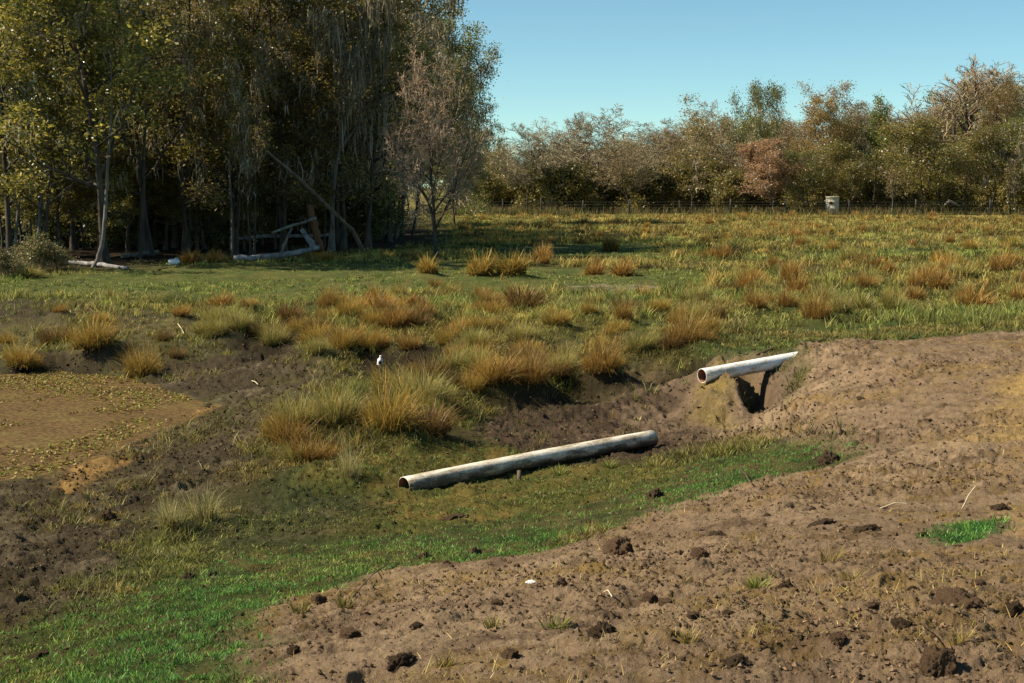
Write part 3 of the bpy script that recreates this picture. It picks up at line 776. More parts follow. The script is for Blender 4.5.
# loose crumbs of broken earth
x, y, r = wedge(185000, 4.2, 30)
m = zones(x, y)
lz = np.clip(.45 + 1.9 * fbm(x * .55, y * .55, 51, 4, .55), 0.2, 1)
pr = np.clip(m['soil'] * lz * .45 + .4 * m['mud'] * (1 - m['pond']) + .4 * m['ditch'] + .05 * m['green'] + .22 * m['dark'] + .12 * m['moss'] + .3 * m['cut'], 0, 1) * (1 - m['hump'])
k = rs.rand(len(x)) < pr
x, y, r, md = x[k], y[k], r[k], (m['mud'] + m['ditch'] + m['dark'] + m['moss'] + m['cut'])[k]; n = len(x)
sz = (.003 + r * .00034) * (1 + np.minimum(rs.gamma(.7, .9, n), 2.2))
oct_ = np.array([(1, 0, 0), (0, 1, 0), (-1, 0, 0), (0, -1, 0), (0, 0, .8), (0, 0, -.8)], float)
V = oct_[None] * rs.uniform(.55, 1.25, (n, 6, 1)) * sz[:, None, None]
a_ = rs.uniform(0, 6.28, n); ca, sa = np.cos(a_)[:, None], np.sin(a_)[:, None]
tl = rs.uniform(-.5, .5, (n, 1))
V = np.stack([V[:, :, 0] * ca - V[:, :, 1] * sa, V[:, :, 0] * sa + V[:, :, 1] * ca + tl * V[:, :, 2], V[:, :, 2] + tl * V[:, :, 0]], -1)
V += np.stack([x, y, ground_h(x, y) + sz * .25], -1)[:, None]
of = np.array([(0, 1, 4), (1, 2, 4), (2, 3, 4), (3, 0, 4), (1, 0, 5), (2, 1, 5), (3, 2, 5), (0, 3, 5)])
F = (np.arange(n)[:, None, None] * 6 + of[None]).reshape(-1, 3)
dk = np.clip(md, 0, 1)[:, None]
col = pick([(.18, .122, .073), (.13, .086, .052), (.085, .058, .035), (.055, .038, .024)], n) * (1 - dk) + dk * pick([(.06, .044, .024), (.12, .092, .052), (.04, .03, .017)], n)
o = mk('loose_earth', V.reshape(-1, 3), F, M['crumb'], np.repeat(col, 6, 0))
tag(o, 'loose brown crumbs of broken earth strewn over the bare ground', 'earth crumbs', kind='stuff')

# tall tawny grass band along the fence at the back
n = 26000
x = rs.uniform(-9, 62, n); y = rs.uniform(128, 152, n)
k = (np.abs(fbm(x * .1, y * .1, 761, 3)) * 2 + .25 > rs.rand(n)) & ((x < 6) | (rs.rand(n) < .35))
x, y = x[k], y[k]; n = len(x)
grow_grass('tall_grass', 'tall tawny dead grass along the far fence', x, y, y, rs.uniform(.3, 1.0, n), np.full(n, .06), rs.uniform(0, .3, n), rs.uniform(0, .8, n),
           pick([(.10, .08, .03), (.08, .09, .02)], n), pick([(.26, .17, .08), (.22, .16, .06), (.15, .17, .04)], n))

# ------------------------------------------------------------------ tubes / rough bodies
def tubes(lines, sides):
    """lines: list of (pts[n,3], radii[n]) with one n; open tubes"""
    P = np.array([l[0] for l in lines]); Rr = np.array([l[1] for l in lines])
    b, n, _ = P.shape
    T = np.empty_like(P); T[:, 1:-1] = P[:, 2:] - P[:, :-2]; T[:, 0] = P[:, 1] - P[:, 0]; T[:, -1] = P[:, -1] - P[:, -2]
    T /= np.linalg.norm(T, axis=-1, keepdims=True) + 1e-9
    mean = (P[:, -1] - P[:, 0]); mean /= np.linalg.norm(mean, axis=-1, keepdims=True) + 1e-9
    ref = np.where((np.abs(mean[:, 2]) > .75)[:, None], np.array([[1., .13, 0]]), np.array([[0.05, .1, 1.]]))
    U = np.cross(T, ref[:, None, :]); U /= np.linalg.norm(U, axis=-1, keepdims=True) + 1e-9
    W_ = np.cross(T, U)
    a = np.arange(sides) / sides * 2 * math.pi
    V = P[:, :, None, :] + Rr[:, :, None, None] * (U[:, :, None, :] * np.cos(a)[None, None, :, None] + W_[:, :, None, :] * np.sin(a)[None, None, :, None])
    idx = np.arange(b * n * sides).reshape(b, n, sides)
    nx = np.roll(idx, -1, 2)
    F = np.stack([idx[:, :-1], nx[:, :-1], nx[:, 1:], idx[:, 1:]], -1).reshape(-1, 4)
    return V.reshape(-1, 3), F

class Acc:
    def __init__(s): s.V, s.F, s.K, s.n = [], [], [], 0
    def add(s, V, F, K=None):
        s.V.append(V); s.F.append(F + s.n); s.n += len(V)
        if K is not None: s.K.append(np.broadcast_to(K, (len(V), 3)))
    def build(s, name, mat, parent=None, smooth=False):
        return mk(name, np.concatenate(s.V), np.concatenate(s.F), mat, np.concatenate(s.K) if s.K else None, smooth, parent)

# ------------------------------------------------------------------ trees
def grow(seed, H, Wd, kids, t0, ratio, ang, up, gnarl, r0, lean=(0, 0), npts=(9, 6, 5, 4, 3, 3), clear=.0):
    rd = random.Random(seed); g = rd.gauss
    levels = len(kids)
    B = [[] for _ in range(levels + 1)]
    def br(p, d, L, r, lev):
        n = npts[lev]; pts = [p]
        dx, dy, dz = d; x, y, z = p; st = L / n
        for i in range(n):
            k = gnarl[lev]
            dx += g(0, k); dy += g(0, k); dz += g(0, k) + up[lev]
            l = math.sqrt(dx * dx + dy * dy + dz * dz) or 1
            dx /= l; dy /= l; dz /= l
            x += dx * st; y += dy * st; z += dz * st
            pts.append((x, y, z))
        tip = .25 if lev else .18
        B[lev].append((pts, [r * (1 - (1 - tip) * i / n) for i in range(n + 1)]))
        if lev < levels:
            az = rd.uniform(0, 6.28)
            kk = kids[lev]
            for j in range(kk):
                t = t0[lev] + (1 - t0[lev]) * (j + rd.random()) / kk
                f = t * n; i = min(int(f), n - 1); f -= i
                a, b = pts[i], pts[i + 1]
                q = tuple(a[c] + (b[c] - a[c]) * f for c in range(3))
                tv = Vector(b) - Vector(a); tv.normalize()
                az += 2.4 + g(0, .4)
                th = ang[lev] * rd.uniform(.7, 1.3) * (1 - .45 * t if lev == 0 else 1)
                ref = Vector((1, 0, 0)) if abs(tv.z) > .8 else Vector((0, 0, 1))
                u = tv.cross(ref).normalized(); w = tv.cross(u)
                nd = tv * math.cos(th) + (u * math.cos(az) + w * math.sin(az)) * math.sin(th)
                rr = r * (1 - .75 * t) * .62
                br(q, (nd.x, nd.y, nd.z), L * ratio[lev] * rd.uniform(.7, 1.2) * (1.15 - .5 * t), max(rr, .004), lev + 1)
    br((0, 0, -.25), (lean[0], lean[1], 1), H * .85, r0, 0)
    allp = np.concatenate([np.array(l[0]) for lv in B for l in lv])
    zs = (H + .25) / (allp[:, 2].max() + .25)
    rad = np.percentile(np.hypot(allp[:, 0], allp[:, 1]), 97)
    xs = Wd / 2 / rad
    for lv in B:
        for i, (p, r) in enumerate(lv):
            p = np.array(p); p[:, 2] = (p[:, 2] + .25) * zs - .25
            hh = np.clip(p[:, 2] / H / .25, 0, 1)
            s = 1 + (xs - 1) * hh if levels else 1
            p[:, 0] *= s; p[:, 1] *= s
            lv[i] = (p, np.array(r))
    return B

def leaf_quads(P, n_per, sig, size, pal, rd, squash=.7, droop=.0):
    n = len(P) * n_per
    c = np.repeat(P, n_per, 0) + rd.normal(0, 1, (n, 3)) * np.array([sig, sig, sig * squash])
    s = size * rd.uniform(.6, 1.4, n)
    u = rd.normal(0, 1, (n, 3)); u[:, 2] = u[:, 2] * .6 - droop; u /= np.linalg.norm(u, axis=1, keepdims=True)
    v = np.cross(u, rd.normal(0, 1, (n, 3))); v /= np.linalg.norm(v, axis=1, keepdims=True)
    V = np.empty((n, 4, 3))
    V[:, 0] = c - u * s[:, None]; V[:, 1] = c + v * (s * .5)[:, None]
    V[:, 2] = c + u * s[:, None]; V[:, 3] = c - v * (s * .5)[:, None]
    col = pick(pal, n, rd, .35)
    clump = np.repeat(rd.uniform(.75, 1.25, len(P)), n_per)[:, None]
    return V.reshape(-1, 3), np.arange(4 * n).reshape(-1, 4), np.repeat(col * clump, 4, 0)

def moss_strands(P, n_per, rd, lmin, lmax, w, pal):
    n = len(P) * n_per
    c = np.repeat(P, n_per, 0) + rd.normal(0, .12, (n, 3))
    L_ = rd.uniform(lmin, lmax, n) * np.repeat(rd.uniform(.3, 1, len(P)), n_per)
    a = rd.uniform(0, 6.28, n); sx, sy = np.cos(a), np.sin(a)
    L_ = L_ * rd.uniform(.4, 1.2, n)
    V = np.empty((n, 4, 2, 3))
    ox = np.zeros(n); oy = np.zeros(n)
    for i, (t, ww) in enumerate(((0, .5), (.35, 1), (.7, .6), (1, .1))):
        for q, sg in ((0, -1), (1, 1)):
            V[:, i, q, 0] = c[:, 0] + ox + sx * w * ww * sg; V[:, i, q, 1] = c[:, 1] + oy + sy * w * ww * sg
            V[:, i, q, 2] = c[:, 2] - L_ * t
        ox = ox + rd.normal(.01, .06, n); oy = oy + rd.normal(0, .06, n)
    idx = np.arange(n * 8).reshape(n, 4, 2)
    F = np.stack([idx[:, :-1, 0], idx[:, :-1, 1], idx[:, 1:, 1], idx[:, 1:, 0]], -1).reshape(-1, 4)
    return V.reshape(-1, 3), F, np.repeat(pick(pal, n, rd), 8, 0)

MOSSPAL = [(.36, .315, .22), (.44, .38, .275), (.27, .24, .17)]
def make_tree(seed, H, Wd, style, leafpal=None, n_per=14, leaf=.055, sig=.28, moss=0, twigc=((.20, .16, .12), (.26, .21, .16)), bark='bark', r0=None, lean=(0, 0), leafmat='leaf', tw=.008, mossw=.026, mossl=(.15, 1.15)):
    rd = np.random.RandomState(seed)
    r0 = r0 or H * .0078
    if style == 'wood':        # tall forest tree, crown well down the stem
        B = grow(seed, H, Wd, (20, 5, 4), (.16, .2, .15), (.36, .5, .5), (1.15, .9, .8), (.02, .06, .03, 0), (.06, .16, .25, .3), r0, lean)
    elif style == 'oak':       # broad crown
        B = grow(seed, H, Wd, (11, 6, 5), (.22, .2, .15), (.55, .5, .5), (1.1, .85, .8), (.0, .05, .03, 0), (.07, .16, .22, .3), r0, lean)
    elif style == 'edge':      # full crown down to the ground side
        B = grow(seed, H, Wd, (22, 7, 5), (.12, .15, .15), (.5, .5, .5), (1.25, .9, .8), (.0, .05, .03, 0), (.06, .14, .2, .3), r0, lean)
    elif style == 'bare':      # leafless, many fine twigs
        B = grow(seed, H, Wd, (15, 8, 7, 5), (.2, .2, .15, .1), (.55, .52, .5, .55), (.9, .75, .75, .8), (.0, .09, .06, .03, 0), (.06, .12, .16, .2, .2), r0, lean)
    elif style == 'slim':
        B = grow(seed, H, Wd, (9, 4, 3), (.35, .2, .15), (.3, .5, .5), (.9, .9, .8), (.03, .06, .03, 0), (.05, .14, .22, .3), r0, lean)
    elif style == 'shrub':
        B = grow(seed, H, Wd, (14, 6, 5), (.02, .1, .1), (.75, .55, .5), (.9, .8, .8), (.0, .05, .03, 0), (.12, .16, .22, .3), r0, lean)
    parts = {}
    A = Acc()
    for lv, sd_ in ((0, 9), (1, 6), (2, 4)):
        if lv < len(B) and B[lv]: A.add(*tubes(B[lv], sd_))
    # root flare
    A.V[0][:, :2] *= (1 + .9 * np.clip(1 - A.V[0][:, 2] / (.06 * H), 0, 1) ** 2)[:, None]
    parts['trunk'] = A
    K = Acc()
    for lv in range(3, len(B)):
        L_ = [(p, np.maximum(r, tw * (.6 if lv == len(B) - 1 else 1.0))) for p, r in B[lv]]
        V, F = tubes(L_, 3); K.add(V, F, np.repeat(pick(twigc, len(L_), rd), len(V) // len(L_), 0))
    if leafpal:
        P = np.concatenate([p[1:] for p, r in B[-1]])
        V, F, c = leaf_quads(P, n_per, sig, leaf, leafpal, rd); K.add(V, F, c)
    parts['crown'] = K
    if moss:
        P = np.concatenate([p[1:] for lv in (1, 2) for p, r in B[lv]])
        P = P[P[:, 2] > .2 * H]
        P = P[rd.rand(len(P)) < moss]
        mA = Acc(); mA.add(*moss_strands(P, 7, rd, mossl[0], mossl[1], mossw, MOSSPAL))
        parts['hanging_moss'] = mA
    root = empty('tree', (0, 0, 0))
    kids = [parts['trunk'].build('trunk', M[bark], root, True), K.build('crown', M[leafmat if leafpal else 'twig'], root)]
    if moss: kids.append(tag(parts['hanging_moss'].build('hanging_moss', M['moss'], root), kind='stuff'))
    return dict(root=root, kids=kids, H=H, W=Wd, used=False)

def place(pr, name, x, y, z, label, group=None, cat='tree', rz=0, sx=1.0, sz=1.0):
    if not pr['used']:
        o = pr['root']; pr['used'] = True; o.name = name
    else:
        o = bpy.data.objects.new(name, None); C.objects.link(o); o.empty_display_size = .2
        for k in pr['kids']: cp(k, o)
    o.location = (x, y, z); o.rotation_euler = (0, 0, rz); o.scale = (sx, sx, sz)
    return tag(o, label, cat, group)

YG = [(.28, .235, .042), (.21, .195, .036), (.36, .285, .06), (.11, .12, .024)]
OL = [(.20, .185, .04), (.25, .21, .05), (.30, .22, .058), (.11, .11, .026)]
DG = [(.06, .10, .028), (.065, .10, .028), (.04, .07, .02), (.09, .11, .03)]
YEL = [(.38, .30, .04), (.30, .26, .04), (.22, .21, .04), (.15, .16, .03)]
GRN = [(.13, .18, .035), (.17, .21, .045), (.09, .14, .03)]
RST = [(.34, .19, .075), (.27, .16, .065), (.20, .16, .05), (.40, .23, .08)]
PNK = [(.40, .25, .13), (.34, .22, .12), (.42, .28, .13)]
BRN = [(.26, .18, .085), (.21, .17, .07), (.19, .17, .06), (.32, .21, .10)]

random.seed(101)
# ---- the wood on the left, seen from about 50 m
P_ = {}
P_['yg1'] = make_tree(11, 14, 7.5, 'wood', YG, 15, .07, .19, .10)
P_['yg2'] = make_tree(12, 13, 6.5, 'wood', YG + YEL[:2], 16, .06, .18, .22)
P_['ol1'] = make_tree(13, 15, 8, 'wood', OL, 16, .06, .19, .15, twigc=((.16, .14, .11),))
P_['ol2'] = make_tree(14, 14, 7.5, 'wood', OL + BRN[:2], 14, .06, .19, .40, twigc=((.19, .16, .13),))
P_['mossy'] = make_tree(15, 13, 8.5, 'oak', OL[2:] + BRN[:2], 6, .06, .25, .9, twigc=((.26, .22, .18),), mossl=(.3, 2.0), mossw=.03)
P_['dark'] = make_tree(16, 13, 8, 'wood', DG, 14, .065, .32, .1, leafmat='gloss_leaf')
P_['edge'] = make_tree(17, 13, 9.5, 'edge', GRN + YG[:2] + BRN[:1], 13, .07, .24, .12)
P_['yellow'] = make_tree(18, 10, 5.0, 'slim', YEL, 16, .07, .30, .25, bark='palebark')
P_['slim'] = make_tree(19, 10, 3.0, 'slim', YEL + YG[:2], 14, .065, .28, .25, bark='bark', r0=.07)
P_['pale'] = make_tree(20, 12, 6, 'slim', OL, 9, .06, .25, 1.0, bark='palebark', r0=.11, twigc=((.2, .17, .14),), mossl=(.4, 2.4), mossw=.03)
P_['bare'] = make_tree(21, 7.2, 5.6, 'bare', None, 1, .035, .10, .12, twigc=((.46, .31, .20), (.40, .33, .24), (.52, .37, .25)), r0=.10, tw=.013, mossl=(.2, .8))
P_['pole'] = make_tree(24, 11, 2.6, 'slim', OL + BRN[:1], 7, .06, .22, .35, r0=.055)
P_['bush'] = make_tree(22, 2.2, 3.4, 'shrub', BRN[1:] + DG[:2], 5, .045, .14, 0, r0=.03, twigc=((.13, .10, .08),), tw=.006)
P_['gbush'] = make_tree(23, 3.0, 3.6, 'shrub', DG + OL, 8, .06, .3, 0, r0=.03)

def wood(kind, px, py, label, top=None, group=None, rz=None, name=None, sx=None):
    x, y = spot(px, py) if py > 100 else at_depth(px, -py)
    z = float(ground_h(x, y)[0]); D = y
    pr = P_[kind]
    s = random.uniform(.9, 1.12)
    if top is not None:
        hgt = (187 - top) / FPX * D + CZ - z
        s = hgt / pr['H']
    place(pr, name or 'wood_tree', x, y, z, label, group, 'tree', random.uniform(0, 6.28) if rz is None else rz, sx or (s * random.uniform(.92, 1.1)), s)

FG = None
wood('yg1', 106, 266, 'forked trunk tree with yellow green leaves, nearest trunk at the left wood edge', name='forked_tree')
wood('slim', 236, 254, 'slim tree with a narrow yellow leaf column left of the fallen grey log', top=8, name='slim_tree')
wood('pale', 331, 252, 'pale barked tree hung with long grey moss behind the leaning dead pole', name='mossy_tree')
wood('bare', 437, 258, 'slender dark trunk tree with bare pinkish twigs in front of the wood', top=46, name='bare_tree', sx=.82)
wood('dark', 12, 262, 'dark glossy leaved evergreen at the far left edge', name='evergreen_tree')
wood('yg2', 45, 262, 'small yellow green tree at the left edge between evergreen and forked tree', top=-20, name='wood_tree')
wood('ol1', 150, 256, 'dim olive tree right behind the forked trunk tree')
wood('ol2', 186, 254, 'dim moss grey tree midway between forked tree and slim yellow tree')
wood('mossy', 280, 244, 'grey mossy tree with pale hanging twigs above the fallen log', name='mossy_tree')
wood('yellow', 312, 240, 'bright yellow leaved tree behind the pale mossy trunk', top=40, name='yellow_tree')
wood('yellow', 372, 238, 'brightest yellow leaved tree left of the bare pinkish tree', top=25, name='yellow_tree')
wood('ol2', 402, 236, 'leaning dark trunk tree with olive brown crown beside the bare pinkish tree', top=-30)
wood('edge', 432, 224, 'big green tree whose rounded crown ends the wood on the right', top=2, name='oak_tree', sx=1.0)
wood('edge', 455, 228, 'dense olive tree between the bare pinkish tree and the right end of the wood', top=48, name='oak_tree', sx=.66)
wood('ol1', 474, 214, 'dark green tree at the right foot of the wood, lower than the big one', top=60, name='oak_tree', sx=.85)
kinds = ['ol1', 'ol2', 'mossy', 'yg1', 'yg2', 'dark']
BGW = []
for row, (dist, n_) in enumerate(((60, 9), (67, 10), (75, 10), (84, 9), (97, 11))):
    for i in range(n_):
        x0 = -.385 * dist; x1 = -.075 * dist
        x = x0 + (x1 - x0) * (i + random.uniform(.2, .8)) / n_; y = dist + random.uniform(-3, 3)
        z = float(ground_h(x, y)[0]); s = random.uniform(.9, 1.12)
        kd = random.choice(kinds if row < 2 else ['dark', 'ol1', 'yg1'])
        place(P_[kd], 'wood_tree', x, y, z, 'dim tree standing back in the dark inside of the left wood', 'trees inside the left wood', 'tree', random.uniform(0, 6.28), s, s)
for (x, y) in ((-33, 62), (-36, 70), (-41, 66), (-30, 74)):   # the wood goes on beyond the frame
    z = float(ground_h(x, y)[0])
    place(P_[random.choice(kinds)], 'wood_tree', x, y, z, 'tree of the left wood beyond the picture edge', 'trees beyond the left edge', 'tree', random.uniform(0, 6.28), 1, 1)
for px, py, top, kd in ((62, 258, 120, 'yg1'), (85, 250, 100, 'yg2'), (128, 252, 95, 'yg1'), (165, 250, 110, 'ol1'), (205, 250, 118, 'yg2'), (262, 244, 120, 'ol2'), (352, 240, 105, 'yg2'), (385, 232, 112, 'ol1'), (22, 256, 110, 'yg2'), (300, 238, 110, 'mossy'), (455, 216, 120, 'ol1'), (482, 210, 125, 'ol2')):
    wood(kd, px, py, 'young tree filling the gaps between the taller trees of the left wood', top=top, group='young trees of the left wood', sx=.62)
for px, py, top, kd, lab in ((28, 272, 232, 'bush', 'twiggy brown bush at the left wood edge'), (56, 270, 240, 'bush', 'low brown bush right of the twiggy one at the wood edge'),
                             (8, 278, 246, 'bush', 'brown bush cut by the left picture edge'), (130, 248, 205, 'gbush', 'dark bush behind the forked trunk'), (210, 246, 205, 'gbush', 'dark bush behind the slim yellow tree')):
    x, y = spot(px, py); z = float(ground_h(x, y)[0]); s = ((py - top) / FPX * y) / P_[kd]['H']
    place(P_[kd], 'bush', x, y, z, lab, 'bushes at the wood edge', 'bush', random.uniform(0, 6.28), s * 1.1, s)
for i in range(24):
    px = random.uniform(2, 395); py = random.uniform(243, 259) - max(0, px - 300) * .12
    wood('pole', px, py, 'thin dark stem among the bigger trunks of the left wood', top=random.uniform(-10, 70), group='thin stems in the left wood', name='sapling_tree')
for i in range(34):
    y = random.uniform(60, 95); x = random.uniform(-.37, -.07) * y
    z = float(ground_h(x, y)[0]); s = random.uniform(.9, 1.5)
    place(P_['gbush'], 'bush', x, y, z, 'dark undergrowth bush in the shade inside the left wood', 'undergrowth bushes in the left wood', 'bush', random.uniform(0, 6.28), s, s)

random.seed(202)
# ---- the far tree line beyond the fence
Q = {}
gb = ((.38, .32, .20), (.30, .25, .16), (.46, .39, .25))
Q['bare1'] = make_tree(31, 11, 10, 'bare', None, 1, .07, .2, 0, twigc=gb, tw=.022)
Q['bare2'] = make_tree(32, 11, 10, 'bare', None, 1, .07, .2, 0, twigc=((.38, .295, .17), (.31, .24, .14)), tw=.022)
Q['tall'] = make_tree(33, 16, 13, 'bare', None, 1, .07, .2, 0, twigc=((.38, .285, .17), (.31, .235, .15)), tw=.026, r0=.3)
Q['pink'] = make_tree(34, 8, 8, 'bare', PNK, 2, .07, .2, .1, twigc=((.40, .26, .18), (.33, .22, .16)), tw=.022, mossw=.06)
Q['brown'] = make_tree(35, 12, 10, 'oak', BRN + OL[:2], 5, .085, .35, .12, mossw=.06)
Q['rust'] = make_tree(36, 13, 10, 'oak', RST + OL[:2], 13, .085, .35, .1, mossw=.06)
Q['green'] = make_tree(37, 11, 9, 'oak', GRN + OL, 13, .085, .4, .12, mossw=.06)
Q['dark'] = make_tree(38, 12, 8, 'oak', DG, 14, .085, .4, .1, mossw=.06)
Q['ygreen'] = make_tree(39, 9, 7, 'oak', OL + YEL[2:] + BRN[:2], 12, .085, .38, .1, mossw=.06)
Q['mossy'] = make_tree(40, 11, 9, 'oak', GRN[:2] + OL, 9, .085, .4, .5, mossw=.07, mossl=(.5, 2.2))
Q['lime'] = make_tree(41, 13, 4.5, 'slim', YEL[2:] + GRN[:2], 12, .13, .4, .1, mossw=.06)
Q['shrub'] = make_tree(42, 3, 4.5, 'shrub', OL + YG[:1], 6, .10, .22, 0, r0=.05, tw=.015)
Q['dshrub'] = make_tree(43, 3.2, 4.5, 'shrub', OL + BRN[1:3], 5, .10, .22, 0, r0=.05, tw=.015)
Q['white'] = make_tree(44, 5.5, 3, 'slim', BRN, 2, .1, .3, 0, bark='palebark', r0=.10, lean=(.25, 0))

def far(kind, px, dist, top, wpx, label, name='field_tree', group=None, cat='tree'):
    x, y = at_depth(px, dist); z = 0.0
    pr = Q[kind]; hgt = (187 - top) / FPX * dist + CZ
    wid = wpx / FPX * dist
    place(pr, name, x, y, z - .05, label, group, cat, random.uniform(0, 6.28), wid / pr['W'], hgt / pr['H'])

far('bare1', 527, 142, 116, 84, 'round grey brown leafless tree nearest the left wood', 'bare_tree')
far('bare1', 598, 150, 104, 110, 'wide pale grey leafless tree left of the middle of the far tree line', 'bare_tree')
far('bare2', 628, 140, 128, 70, 'low dark stemmed leafless tree in front of the wide pale grey one', 'bare_tree')
far('brown', 690, 143, 98, 112, 'large domed olive brown tree in the middle of the far line')
far('green', 752, 152, 84, 66, 'tall sparse green topped tree right of the domed olive brown one')
far('pink', 772, 138, 138, 84, 'low pinkish brown leafless tree in the middle right of the far line', 'bare_tree')
far('rust', 818, 148, 86, 92, 'rust topped domed tree behind the pale tank')
far('dark', 850, 150, 104, 54, 'dark green tree leaning on the rust topped one')
far('green', 806, 139, 150, 62, 'low green tree just left of the pale tank')
far('ygreen', 848, 139, 142, 66, 'low olive green tree just right of the pale tank')
far('lime', 870, 146, 98, 32, 'narrow yellow green tree poking up right of the dark one')
far('tall', 948, 154, 56, 215, 'tallest wide leafless tree with open branches at the top right', 'bare_tree')
far('ygreen', 918, 138, 118, 92, 'yellow green tree on a thin stem in front of the tallest leafless tree')
far('ygreen', 958, 140, 126, 70, 'olive yellow tree right of the thin stemmed yellow green one')
far('rust', 986, 146, 78, 66, 'orange brown tree right of the tallest leafless tree')
far('mossy', 1006, 137, 118, 92, 'green tree with hanging grey moss at the right edge', 'mossy_tree')
far('dark', 1012, 150, 84, 60, 'dark green tree behind the moss hung one at the right edge')
far('white', 888, 134.5, 170, 22, 'small leaning pale trunked tree right of the tank', 'pale_tree')
far('white', 1012, 134.5, 160, 26, 'small pale trunked tree under the moss hung one', 'pale_tree')
far('brown', 500, 150, 128, 60, 'olive brown tree half hidden by the right end of the left wood')
far('bare2', 560, 158, 118, 80, 'thin leafless tree between the two pale grey ones', 'bare_tree')
far('bare2', 655, 156, 116, 84, 'brown twigged tree left behind the large domed one', 'bare_tree')
far('bare2', 725, 156, 98, 84, 'brown twigged tree right behind the large domed one', 'bare_tree')
bgk = ['brown', 'bare1', 'bare2', 'bare1', 'green', 'bare2', 'rust', 'bare1', 'tall']
for row, dist in enumerate((162, 176, 192)):
    for i in range(11):
        px = 485 + (i + random.uniform(.2, .8)) * 56
        kd = random.choice(bgk)
        cap = np.interp(px, [480, 560, 640, 700, 760, 830, 900, 960, 1100], [134, 132, 130, 112, 104, 104, 92, 78, 82])
        far(kd, px, dist + random.uniform(-4, 4), cap + random.uniform(0, 14), random.uniform(80, 115), 'tree in the back rows of the far tree line', 'field_tree', 'trees in the back rows of the far line')
for i in range(8):
    far(random.choice(bgk), 1060 + 40 * i, 150 + random.uniform(-5, 15), 85 + random.uniform(0, 30), 110, 'tree of the far line beyond the right picture edge', 'field_tree', 'trees beyond the right edge')
for i in range(6):
    far(random.choice(bgk), 455 - 45 * i, 158 + random.uniform(-5, 15), 118 + random.uniform(0, 20), 100, 'tree of the far line seen through the left wood', 'field_tree', 'far trees behind the left wood')
for i in range(34):
    px = 470 + i * 17 + random.uniform(-6, 6)
    dk = random.random() < .45
    far('dshrub' if dk else 'shrub', px, random.uniform(146, 158), random.uniform(160, 182), random.uniform(36, 60),
        ('dull brown' if dk else 'olive') + ' undergrowth bush under the far trees', 'bush', ('dull brown' if dk else 'olive') + ' bushes under the far trees', 'bush')
for i in range(22):
    far('dshrub', 470 + i * 27 + random.uniform(-8, 8), random.uniform(196, 206), random.uniform(160, 172), random.uniform(56, 80), 'dull brown undergrowth bush under the far trees', 'bush', 'dull brown bushes under the far trees', 'bush')
far('shrub', 570, 141, 166, 62, 'bright yellow green bush between the two pale grey leafless trees', 'bush', None, 'bush')

# ------------------------------------------------------------------ fence
def solid_tube(pts, radii, sides=10, cap=True):
    V, F = tubes([(np.array(pts, float), np.array(radii, float))], sides)
    n = len(pts)
    if cap:
        c0, c1 = len(V), len(V) + 1
        V = np.concatenate([V, [pts[0]], [pts[-1]]])
        k = np.arange(sides); k2 = (k + 1) % sides
        b = (n - 1) * sides
        F = np.concatenate([F, np.stack([np.full(sides, c0), k2, k, np.full(sides, c0)], -1)[:, :4], np.stack([np.full(sides, c1), b + k, b + k2, np.full(sides, c1)], -1)])
        F[-2 * sides:, 3] = F[-2 * sides:, 0]
    return V, F

def mk_poly(name, V, F, mat, smooth=True, parent=None):
    """quads with possible repeated last index (triangles)"""
    me = bpy.data.meshes.new(name)
    me.from_pydata([tuple(map(float, v)) for v in V], [], [tuple(int(i) for i in (f if f[3] != f[0] else f[:3])) for f in F])
    for p in me.polygons: p.use_smooth = smooth
    me.materials.append(mat)
    o = bpy.data.objects.new(name, me); C.objects.link(o)
    if parent: o.parent = parent
    return o

fr = empty('wire_fence', (at_depth(730, 132)[0], 132, 0))
tag(fr, 'wire fence on dark wooden posts across the back of the pasture', 'fence')
pxs = [380, 420, 461, 475, 503, 541, 582, 628, 678, 728, 783, 846, 912, 985, 1050, 1120]
ox = fr.location.x
tops = []
for i, px in enumerate(pxs):
    dist = 134 - .006 * max(0, px - 700) * 1.0
    x, y = at_depth(px, dist); z = float(ground_h(x, y)[0])
    hgt = random.uniform(1.35, 1.6) * (1.15 if px in (541, 461, 985) else 1); lx = random.uniform(-.05, .05)
    r = random.uniform(.07, .10)
    V, F = solid_tube([(0, 0, -.3), (lx * .5, 0, hgt * .5), (lx, 0, hgt)], [r, r * .95, r * .85], 8)
    p = mk_poly('post', V + np.array([x - ox, y - 132, z]), F, M['post'], True, fr)
    tops.append((x - ox, y - 132, z))
A = Acc()
for hz in (.35, .7, 1.0, 1.25):
    pts = []
    for i, t in enumerate(tops):
        pts.append((t[0], t[1] - .1, t[2] + hz))
        if i < len(tops) - 1:
            u = tops[i + 1]; pts.append(((t[0] + u[0]) / 2, (t[1] + u[1]) / 2 - .1, (t[2] + u[2]) / 2 + hz - .03))
    A.add(*tubes([(np.array(pts), np.full(len(pts), .009))], 4))
A.build('wire', M['wire'], fr)

